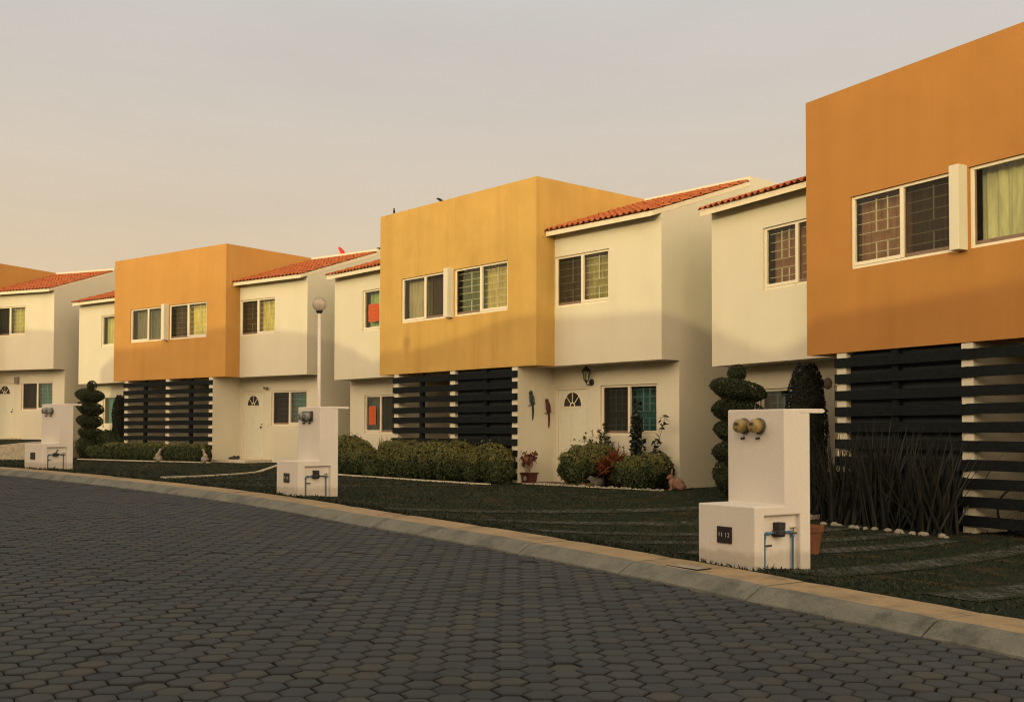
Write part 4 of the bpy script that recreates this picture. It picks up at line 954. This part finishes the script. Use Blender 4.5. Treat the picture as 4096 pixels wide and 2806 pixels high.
# rabbit
t = empty('rabbit_statue', Vector(hp(HC, 6.42, .55)), R(-8), 'terracotta rabbit statue sitting at the wall corner', 'statue')
mb = MB(); mb.ell((.03, 0, .12), (.13, .09, .115), 16, rot=Matrix.Rotation(R(18), 3, 'Y')); mb.ell((-.08, 0, .15), (.075, .07, .10), 14); mb.ell((-.115, 0, .255), (.062, .05, .055), 14); mb.ell((-.165, 0, .243), (.030, .034, .030), 10)
mb.ell((.075, -.065, .075), (.085, .04, .075), 12); mb.ell((.075, .065, .075), (.085, .04, .075), 12); mb.ell((-.10, -.035, .045), (.028, .022, .06), 10); mb.ell((-.10, .035, .045), (.028, .022, .06), 10); mb.ell((-.12, -.035, .012), (.045, .024, .015), 8); mb.ell((-.12, .035, .012), (.045, .024, .015), 8); mb.ell((.16, 0, .08), (.035, .032, .032), 10)
mb.build('body', M['rabbit'], t, smooth=True)
for sy in (-1, 1):
    mb = MB(); mb.ell((-.088, sy*.028, .345), (.022, .014, .080), 10, rot=Matrix.Rotation(R(6), 3, 'Y') @ Matrix.Rotation(R(-9*sy), 3, 'X')); mb.build('ear', M['rabbit'], t, smooth=True)
# dark animal statue in the bed
t = empty('animal_statue', Vector(hp(HC, 4.52, .26)), R(-5), 'dark grey animal statue half hidden under the red strap plants', 'statue')
mb = MB(); mb.ell((.03, 0, .10), (.15, .09, .10), 14); mb.ell((-.10, 0, .17), (.055, .05, .06), 12); mb.ell((-.07, 0, .13), (.05, .05, .08), 10); mb.ell((-.15, 0, .16), (.03, .03, .028), 8); mb.build('body', M['greystatue'], t, smooth=True)
# geese
def goose(x, y, flip, label):
    t = empty('goose_ornament', (x, y, gzf(x, y)), R(200 if flip else -20), label, 'ornament', 'pale goose ornaments by the low hedge')
    mb = MB(); mb.ell((.0, 0, .10), (.115, .085, .11), 16); mb.ell((.03, 0, .19), (.075, .06, .10), 14, rot=Matrix.Rotation(R(-18), 3, 'Y'))
    mb.tube([(.03, 0, .18), (-.01, 0, .28), (-.035, 0, .36), (-.045, 0, .385)], [.06, .042, .032, .028], 12); mb.ell((-.055, 0, .39), (.042, .032, .032), 12)
    mb.lathe([(.016, 0), (.004, .045)], (-.085, 0, .385), 8, axis=(-1, 0, -.3)); mb.tube([(.10, 0, .10), (.17, 0, .13)], [.05, .008], 8); mb.build('body', M['goose'], t, smooth=True)
tp = hp(HB, .93, -.9); goose(tp[0], tp[1], True, 'pale goose ornament in front of the middle of the low straight hedge')
tp = hp(HB, 3.14, -.85); goose(tp[0], tp[1], False, 'pale goose ornament at the right end of the low straight hedge')
# red pot with flower by the carport wall
x, y = hp(HC, 2.52, .22)[:2]; t = empty('flower_pot', (x, y, gzf(x, y)), R(-48), 'square red glazed pot holding a burgundy leaved plant beside the cream wall', 'flower pot')
mb = MB(); mb.add([(-.11, -.11, 0), (.11, -.11, 0), (.11, .11, 0), (-.11, .11, 0), (-.13, -.13, .20), (.13, -.13, .20), (.13, .13, .20), (-.13, .13, .20), (-.15, -.15, .20), (.15, -.15, .20), (.15, .15, .20), (-.15, .15, .20), (-.15, -.15, .235), (.15, -.15, .235), (.15, .15, .235), (-.15, .15, .235)],
    [(0, 3, 2, 1), (0, 1, 5, 4), (1, 2, 6, 5), (2, 3, 7, 6), (3, 0, 4, 7), (4, 5, 9, 8), (5, 6, 10, 9), (6, 7, 11, 10), (7, 4, 8, 11), (8, 9, 13, 12), (9, 10, 14, 13), (10, 11, 15, 14), (11, 8, 12, 15), (12, 13, 14, 15)])
pot = mb.build('pot', M['redpot'], t)
mb = MB()
for k in range(5):
    a = 2*math.pi*k/5; mb.lathe([(.026, 0), (.026, .006)], (.034*math.cos(a), -.128, .11+.034*math.sin(a)), 10, axis=(0, -1, .1))
mb.build('flower_emblem', M['stone'], pot)
mb = MB(); P = []; D = []
for k in range(15):
    a = random.uniform(0, 6.28); r_ = random.uniform(.04, .17); tip = Vector((r_*math.cos(a), r_*math.sin(a), random.uniform(.42, .66))); mb.tube([(0, 0, .2), (tip.x*.5, tip.y*.5, .40), tip], .006, 4)
    for q in range(5): P.append(tuple(tip+Vector((random.gauss(0, .04), random.gauss(0, .04), random.gauss(0, .05))))); D.append((math.cos(a), math.sin(a), .5))
mb.build('stems', M['goose'], t)
V, F = leaf_cloud(np.array(P), np.array(D), .062, .5, .6); mb = MB(); mb.v = V.tolist(); mb.f = [tuple(q) for q in F.tolist()]; mb.m = [0]*len(F); mb.build('leaves', M['burgundy'], t)
# terracotta pot behind the nearest pedestal
x, y = 2.98, 10.75; t = empty('terracotta_pot', (x, y, gzf(x, y)-.02), 0, 'empty terracotta pot on the grass just behind the nearest pedestal', 'plant pot')
mb = MB(); mb.lathe([(.085, 0), (.125, .24), (.142, .245), (.148, .30), (.132, .305), (.120, .26), (.08, .10), (.004, .10)], (0, 0, 0), 24); mb.build('pot', M['terracotta'], t, smooth=False)
# dark shoes / mat by left house door
t = empty('door_shoes', hpt(HB, 2.66, .62, .04), HB.rotation_euler.z, 'pair of dark shoes left on the doorstep of the left house', 'shoes')
for sx in (-.09, .09):
    mb = MB(); mb.ell((sx, 0, .04), (.055, .15, .045), 10); mb.ell((sx, .08, .06), (.055, .07, .06), 10); mb.build('shoe', M['black'], t, smooth=True)
o = MB(); o.box(-.38, .38, -.22, .22, 0, .018); tag(o.build('door_mat', M['redpot'], loc=hpt(HC, WG+.55, .72, .036), rotz=HC.rotation_euler.z, bevel=.006), 'thin brown door mat on the step before the arched door', 'door mat')
# bicycle behind the open slats of the nearest house
t = empty('bicycle', hpt(HD, .62, 1.05, 0), HD.rotation_euler.z+R(62), 'dark bicycle parked behind the slats at the right edge', 'bicycle')
for xx in (-.50, .50):
    mb = MB(); n_ = 28; mb.tube([(xx+.31*math.cos(a), 0, .32+.31*math.sin(a)) for a in np.linspace(0, 2*math.pi, n_)], .016, 6); w_ = mb.build('wheel', M['black'], t, smooth=True)
    mb = MB()
    for k in range(8): a = math.pi*k/8; mb.tube([(xx+.30*math.cos(a), 0, .32+.30*math.sin(a)), (xx-.30*math.cos(a), 0, .32-.30*math.sin(a))], .0025, 4)
    mb.build('spokes', M['meterring'], w_)
mb = MB()
for a, b_ in (((-.5, 0, .32), (-.05, 0, .30)), ((-.05, 0, .30), (-.18, 0, .82)), ((-.5, 0, .32), (-.16, 0, .74)), ((-.05, 0, .30), (.36, 0, .74)), ((-.16, 0, .76), (.35, 0, .82)), ((.5, 0, .32), (.34, 0, .92))): mb.tube([a, b_], .016, 8)
mb.build('frame', M['parrotred'], t, smooth=False)
mb = MB(); mb.tube([(.34, -.28, .98), (.36, -.1, .95), (.34, 0, .93), (.36, .1, .95), (.34, .28, .98)], .013, 8); mb.build('handlebar', M['black'], t); mb = MB(); mb.ell((-.20, 0, .87), (.13, .07, .035), 10); mb.build('saddle', M['black'], t, smooth=True)

# ------------------------------------------------------------------ paths, edging, retaining wall
def strip_on_ground(name, pts_, width, mat, z, uvs=True, kind='structure', hgt=0, label=None, cat=None, group=None):
    P = resample(np.array(pts_, float), .22) if len(pts_) > 1 else None
    tg = np.gradient(P, axis=0); tg /= np.hypot(*tg.T)[:, None]; nr = np.c_[tg[:, 1], -tg[:, 0]]
    mb = MB(); mb.uv = []; s0 = 0
    A = P+nr*width/2; B = P-nr*width/2; za, zb = gz(A[:, 0], A[:, 1])+z, gz(B[:, 0], B[:, 1])+z
    for i in range(len(P)):
        if i: s0 += float(np.hypot(*(P[i]-P[i-1])))
        mb.v += [(A[i, 0], A[i, 1], za[i]), (B[i, 0], B[i, 1], zb[i])]; mb.uv += [(0, s0), (width, s0)]
        if hgt: mb.v += [(A[i, 0], A[i, 1], za[i]-hgt), (B[i, 0], B[i, 1], zb[i]-hgt)]; mb.uv += [(0, s0), (width, s0)]
    k = 4 if hgt else 2
    for i in range(len(P)-1):
        a = i*k; b_ = a+k
        mb.f.append((a, a+1, b_+1, b_)); mb.m.append(0)
        if hgt:
            mb.f += [(a+2, a, b_, b_+2), (a+1, a+3, b_+3, b_+1)]; mb.m += [0, 0]
    if hgt: mb.f += [(0, 2, 3, 1), (len(P)*k-4, len(P)*k-3, len(P)*k-1, len(P)*k-2)]; mb.m += [0, 0]
    o = mb.build(name, mat); tag(o, label, cat, group, kind if not label else None); return o
# turf-block wheel tracks from the kerb to the houses
def track(x, y, ang, length, w=.42):
    d = np.array([math.cos(ang), math.sin(ang)]); p = np.array([x, y]); strip_on_ground('driveway_strip', [p+d*.05, p+d*length], w, M['turf'], .007)
for (x, y), a, l in (((2.20, 8.22), 49, 6.2), ((2.92, 7.22), 46, 6.5), ((3.75, 5.75), 44, 6.0),
                     ((.82, 10.15), 44, 6.4), ((.18, 11.0), 43, 8.0), ((-.75, 12.15), 42, 9.5), ((-1.55, 13.2), 42, 9.5), ((1.45, 9.35), 46, 5.8),
                     ((-4.95, 17.25), 52, 9.0), ((-7.05, 19.15), 54, 11.5), ((-7.8, 19.75), 54, 11.5)):
    track(x, y, R(a), l)
EG = 'pale concrete garden edgings'
strip_on_ground('garden_edging', [hp(HC, -4.2, -.95)[:2], hp(HC, -.5, -1.0)[:2], hp(HC, 2.6, -1.0)[:2]], .09, M['edging'], .03, hgt=.2, label='pale concrete edging along the foot of the long clipped hedge', cat='edging', group=EG)
strip_on_ground('garden_edging', [hp(HB, -3.6, -.9)[:2], hp(HB, 0, -.88)[:2], hp(HB, 3.3, -.8)[:2]], .09, M['edging'], .03, hgt=.2, label='pale concrete edging in front of the low straight hedge with geese', cat='edging', group=EG)
strip_on_ground('garden_edging', [(-6.15, 18.9), (-6.38, 24.6), (-6.78, 31.0)], .10, M['edging'], .03, hgt=.2, label='long pale concrete driveway edge running from the kerb to the left house door', cat='edging', group=EG)
strip_on_ground('garden_edging', [hp(HC, 2.62, -.06)[:2], hp(HC, 3.6, .0)[:2], hp(HC, 4.9, .08)[:2], hp(HC, 6.35, .18)[:2]], .08, M['edging'], .012, hgt=.2, label='thin pale edging under the white stones of the flower bed', cat='edging', group=EG)
mb = MB(); mb.box(-.5, .5, -.45, .45, -.2, .03); tag(mb.build('path_slab', M['edging'], loc=(4.55, 17.1, gzf(4.55, 17.1)), rotz=R(-60), bevel=.01), kind='structure')
# retaining wall of the farthest garden
mb = MB(); pts_ = [(-18.2, 31.6, .42), (-16.8, 33.4, .60), (-15.9, 34.9, .76), (-15.4, 36.2, .82), (-15.25, 38.3, .84)]
for i in range(len(pts_)-1):
    a, b_ = Vector(pts_[i]), Vector(pts_[i+1]); d = Vector((b_.x-a.x, b_.y-a.y, 0)).normalized(); nr = Vector((d.y, -d.x, 0))*.09
    vs = [(a.x+nr.x, a.y+nr.y, -.4), (b_.x+nr.x, b_.y+nr.y, -.4), (b_.x-nr.x, b_.y-nr.y, -.4), (a.x-nr.x, a.y-nr.y, -.4), (a.x+nr.x, a.y+nr.y, a.z), (b_.x+nr.x, b_.y+nr.y, b_.z), (b_.x-nr.x, b_.y-nr.y, b_.z), (a.x-nr.x, a.y-nr.y, a.z)]
    mb.add(vs, [(4, 5, 6, 7), (0, 1, 5, 4), (3, 7, 6, 2)]+([(0, 4, 7, 3)] if i == 0 else []))
tag(mb.build('retaining_wall', M['edging']), 'low weathered retaining wall behind the farthest pedestal', 'wall')
# raised garden behind it
mb = MB(); mb.add([(-18.2, 31.6, .38), (-16.8, 33.4, .56), (-15.9, 34.9, .72), (-15.4, 36.2, .78), (-15.3, 38.3, .80), (-30, 46, .80), (-30, 36, .45)], [tuple(range(7))[::-1]]); tag(mb.build('raised_lawn', M['lawn']), kind='structure')

# ------------------------------------------------------------------ grass
n = 190000
t_ = RNG.random(n); si = RNG.integers(0, len(KL)-1, n); near = np.clip(1.4-np.hypot(KL[si, 0], KL[si, 1])/26, .12, 1); keep = RNG.random(n) < near; si = si[keep]; n = len(si)
d = (RNG.random(n)**1.5)*9.5+.03; P = KL[si]+(KL[si+1]-KL[si])*RNG.random(n)[:, None]+NRM[si]*d[:, None]
m_ = (np.abs(P[:, 0]) < .62*P[:, 1]+1.5) & (P[:, 1] > 3); P = P[m_]; n = len(P)
patch = np.sin(P[:, 0]*1.9+P[:, 1]*.7)*np.sin(P[:, 1]*1.6-P[:, 0]*.9)+.4*np.sin(P[:, 0]*5+P[:, 1]*4); m_ = RNG.random(n) < np.clip(.65+.4*patch, .12, 1); P = P[m_]; n = len(P)
z = gz(P[:, 0], P[:, 1]); dist = np.hypot(P[:, 0], P[:, 1]); a = RNG.random(n)*6.283
tall = np.where(cdist(P[:, 0], P[:, 1]) < .22, 1.7, 1.)*np.where(RNG.random(n) < .07, 1.8, 1.); h = (.008+.014*RNG.random(n))*tall*(1+.02*dist); w = (.0022+.0018*RNG.random(n))*(1+.22*dist)*.9; ln = RNG.normal(0, .9, (n, 2))*h[:, None]
sx, sy = np.cos(a)*w, np.sin(a)*w
V = np.stack([np.c_[P[:, 0]-sx, P[:, 1]-sy, z-.004], np.c_[P[:, 0]+sx, P[:, 1]+sy, z-.004], np.c_[P[:, 0]+ln[:, 0], P[:, 1]+ln[:, 1], z+h]], 1).reshape(-1, 3)
b = np.arange(n)*3; mb = MB(); mb.v = V.tolist(); mb.f = np.stack([b, b+1, b+2], 1).tolist(); mb.m = [0]*n
tag(mb.build('grass', M['grassblade']), 'short patchy grass of the front lawns', 'grass', kind='stuff')

# ------------------------------------------------------------------ unseen blocks for the houses opposite, behind the camera, shaped to cast the facade shadows
AZ, EL = R(19), R(8)
hv = Vector((math.cos(AZ), -math.sin(AZ), 0)); av = Vector((math.sin(AZ), math.cos(AZ), 0))
profile = {  # h along the row, absolute roofline height shaped to give the shade outline
 'a': [(14, 6.7), (6, 6.6), (1.77, 6.54), (.28, 6.52), (-.43, 6.54), (-.9, 6.54), (-1.12, 6.42), (-1.37, 6.34), (-1.75, 6.25)],
 'b': [(-1.75, 6.25), (-2.21, 6.42), (-2.56, 6.63), (-2.93, 6.85), (-3.3, 7.24), (-3.68, 7.3), (-5.54, 7.37), (-6.69, 7.42), (-7.83, 7.35), (-8.43, 7.27), (-8.82, 7.13), (-9.39, 7.07), (-9.98, 6.97), (-10.5, 6.89), (-12.18, 6.9), (-12.91, 6.83)],
 'c': [(-12.91, 6.83), (-13.45, 7.07), (-13.88, 7.26), (-14.5, 7.47), (-15.6, 7.82), (-17.28, 7.98), (-18.7, 8.0), (-20.7, 7.9), (-21.57, 7.72), (-22.2, 7.47), (-23.25, 7.41), (-24.56, 7.38), (-25.34, 7.26), (-25.84, 7.0), (-26.12, 6.85), (-26.16, 4.6)],
 'd': [(-27.3, 4.6), (-27.4, 5.8), (-27.8, 7.6), (-28.3, 8.2), (-31.3, 8.25), (-40, 8.25)]}
for q, (key, pr) in enumerate(profile.items()):
    mb = MB(); fr_, bk = [], []
    def pt(h, z, dep): p = hv*h+av*(-8-.54*(-h)*-1 if False else -8+.54*(-h)); n_ = av*-dep; return (p.x+n_.x, p.y+n_.y, z)
    top = [pt(h, z, 0) for h, z in pr]; topb = [pt(h, z-.35, 6) for h, z in pr]; bot = [pt(h, -1.5, 0) for h, z in pr]; botb = [pt(h, -1.5, 6) for h, z in pr]
    k = len(pr); vs = top+topb+bot+botb
    fs = []
    for i in range(k-1): fs += [(i, i+1, k+i+1, k+i), (2*k+i, 2*k+i+1, i+1, i), (k+i, k+i+1, 3*k+i+1, 3*k+i)]
    fs += [(0, k, 3*k, 2*k), (k-1, 2*k-1, 4*k-1, 3*k-1)]
    mb.add(vs, fs); r_ = mb.build('row_house', M['white_house'] if q % 2 else M['orange_a'])
    tag(r_, ['plain orange house across the street behind the camera', 'plain white house across the street shading the near lawn', 'plain orange house across the street opposite the lamp', 'plain white house far down the opposite side'][q], 'house', 'houses across the street')
# another globe lamp across the street; its shadow falls on the middle house
p = Vector((-2.63, 26.64, 3.38)); dist_ = 14.5; sdir = Vector((math.sin(AZ)*math.cos(EL), math.cos(AZ)*math.cos(EL), -math.sin(EL))); g_ = p-sdir*dist_
street_lamp(g_.x, g_.y, g_.z, 'globe street lamp on the far kerb, out of the picture', .15, M['polewhite'])

# ------------------------------------------------------------------ light
sun = bpy.data.lights.new('sun', 'SUN'); sun.energy = 2.0; sun.energy *= .80; sun.angle = R(.53); sun.color = (.76, .655, .30)
so = bpy.data.objects.new('sun', sun); COL.objects.link(so)
so.rotation_euler = sdir.to_track_quat('-Z', 'Y').to_euler()
w = bpy.data.worlds.new('World'); scene.world = w; w.use_nodes = True; nt = w.node_tree; nt.nodes.clear()
out = nt.nodes.new('ShaderNodeOutputWorld'); bg = nt.nodes.new('ShaderNodeBackground'); L(nt, bg.outputs[0], out.inputs[0])
sky = nt.nodes.new('ShaderNodeTexSky'); sky.sky_type = 'NISHITA'; sky.sun_disc = False; sky.sun_elevation = EL; sky.sun_rotation = R(180)+AZ
sky.air_density = 1.2; sky.dust_density = 6; sky.ozone_density = 1
tc = nt.nodes.new('ShaderNodeTexCoord'); sp = nt.nodes.new('ShaderNodeSeparateXYZ'); L(nt, tc.outputs['Generated'], sp.inputs[0])
grad = ramp(nt, sp.outputs[2], [(0.0, (.82, .60, .34)), (.09, (.785, .60, .375)), (.187, (.71, .59, .445)), (.28, (.668, .602, .525)), (.38, (.622, .592, .56)), (.8, (.34, .37, .40))])
# warm haze glow low over the setting sun
dv = nt.nodes.new('ShaderNodeVectorMath'); dv.operation = 'DOT_PRODUCT'; L(nt, tc.outputs['Generated'], dv.inputs[0]); dv.inputs[1].default_value = tuple(-sdir)
g1 = mathn(nt, 'POWER', mathn(nt, 'MAXIMUM', mathn(nt, 'MULTIPLY', mathn(nt, 'ADD', dv.outputs['Value'], .45), .69), 0.), 1.1)
glow = nt.nodes.new('ShaderNodeVectorMath'); glow.operation = 'SCALE'; glow.inputs[0].default_value = (4.4, 3.24, 1.84); L(nt, mathn(nt, 'MULTIPLY', g1, ramp(nt, sp.outputs[2], [(0., 1.), (.14, 1.), (.28, .98), (.42, .80), (.6, .44), (1., .10)])), glow.inputs[3])
tot = nt.nodes.new('ShaderNodeVectorMath'); tot.operation = 'ADD'; L(nt, grad, tot.inputs[0]); L(nt, glow.outputs[0], tot.inputs[1])
dl = nt.nodes.new('ShaderNodeVectorMath'); dl.operation = 'DOT_PRODUCT'; L(nt, tc.outputs['Generated'], dl.inputs[0]); dl.inputs[1].default_value = (-.64, .766, .0)
lf = nt.nodes.new('ShaderNodeVectorMath'); lf.operation = 'SCALE'; lf.inputs[0].default_value = (.06, .03, .0); L(nt, mathn(nt, 'MULTIPLY', mathn(nt, 'POWER', mathn(nt, 'MAXIMUM', dl.outputs['Value'], 0.), 4.), ramp(nt, sp.outputs[2], [(.06, 1.), (.22, .25), (.34, 0.)])), lf.inputs[3])
tot_ = nt.nodes.new('ShaderNodeVectorMath'); tot_.operation = 'ADD'; L(nt, tot.outputs[0], tot_.inputs[0]); L(nt, lf.outputs[0], tot_.inputs[1]); tot = tot_
clouds = noise(nt, None, 2.2, 5, .6); nn_ = [x for x in nt.nodes if x.type == 'TEX_NOISE'][-1]
mp = nt.nodes.new('ShaderNodeMapping'); mp.inputs['Scale'].default_value = (1, 1, 5); L(nt, tc.outputs['Generated'], mp.inputs[0]); L(nt, mp.outputs[0], nn_.inputs['Vector'])
tot2 = mixc(nt, .17, tot.outputs[0], ramp(nt, clouds, [(.3, .75), (.7, 1.25)]), 'MULTIPLY')
sc10 = nt.nodes.new('ShaderNodeVectorMath'); sc10.operation = 'SCALE'; sc10.inputs[3].default_value = 10.; L(nt, tot2, sc10.inputs[0])
hs = nt.nodes.new('ShaderNodeHueSaturation'); hs.inputs['Saturation'].default_value = .5; L(nt, sky.outputs[0], hs.inputs['Color'])
fin = mixc(nt, .06, sc10.outputs[0], hs.outputs[0])
L(nt, fin, bg.inputs[0]); bg.inputs[1].default_value = .1

# ------------------------------------------------------------------ camera
cam = bpy.data.cameras.new('camera'); co = bpy.data.objects.new('camera', cam); COL.objects.link(co); scene.camera = co
cam.sensor_width = 36; cam.lens = 4279.67/4096*36; cam.shift_y = 193.9/4096; cam.clip_end = 2000; cam.clip_start = .05
co.matrix_world = Matrix.Translation((0, 0, 1.19485)) @ Matrix.Rotation(math.pi/2+.02873, 4, 'X') @ Matrix.Rotation(.00178, 4, 'Z')
scene.view_settings.view_transform = 'Standard'; scene.view_settings.look = 'None'; scene.view_settings.exposure = 0; scene.view_settings.gamma = 1
scene.cycles.filter_width = 1.15; scene.cycles.max_bounces = 6; scene.cycles.transparent_max_bounces = 12
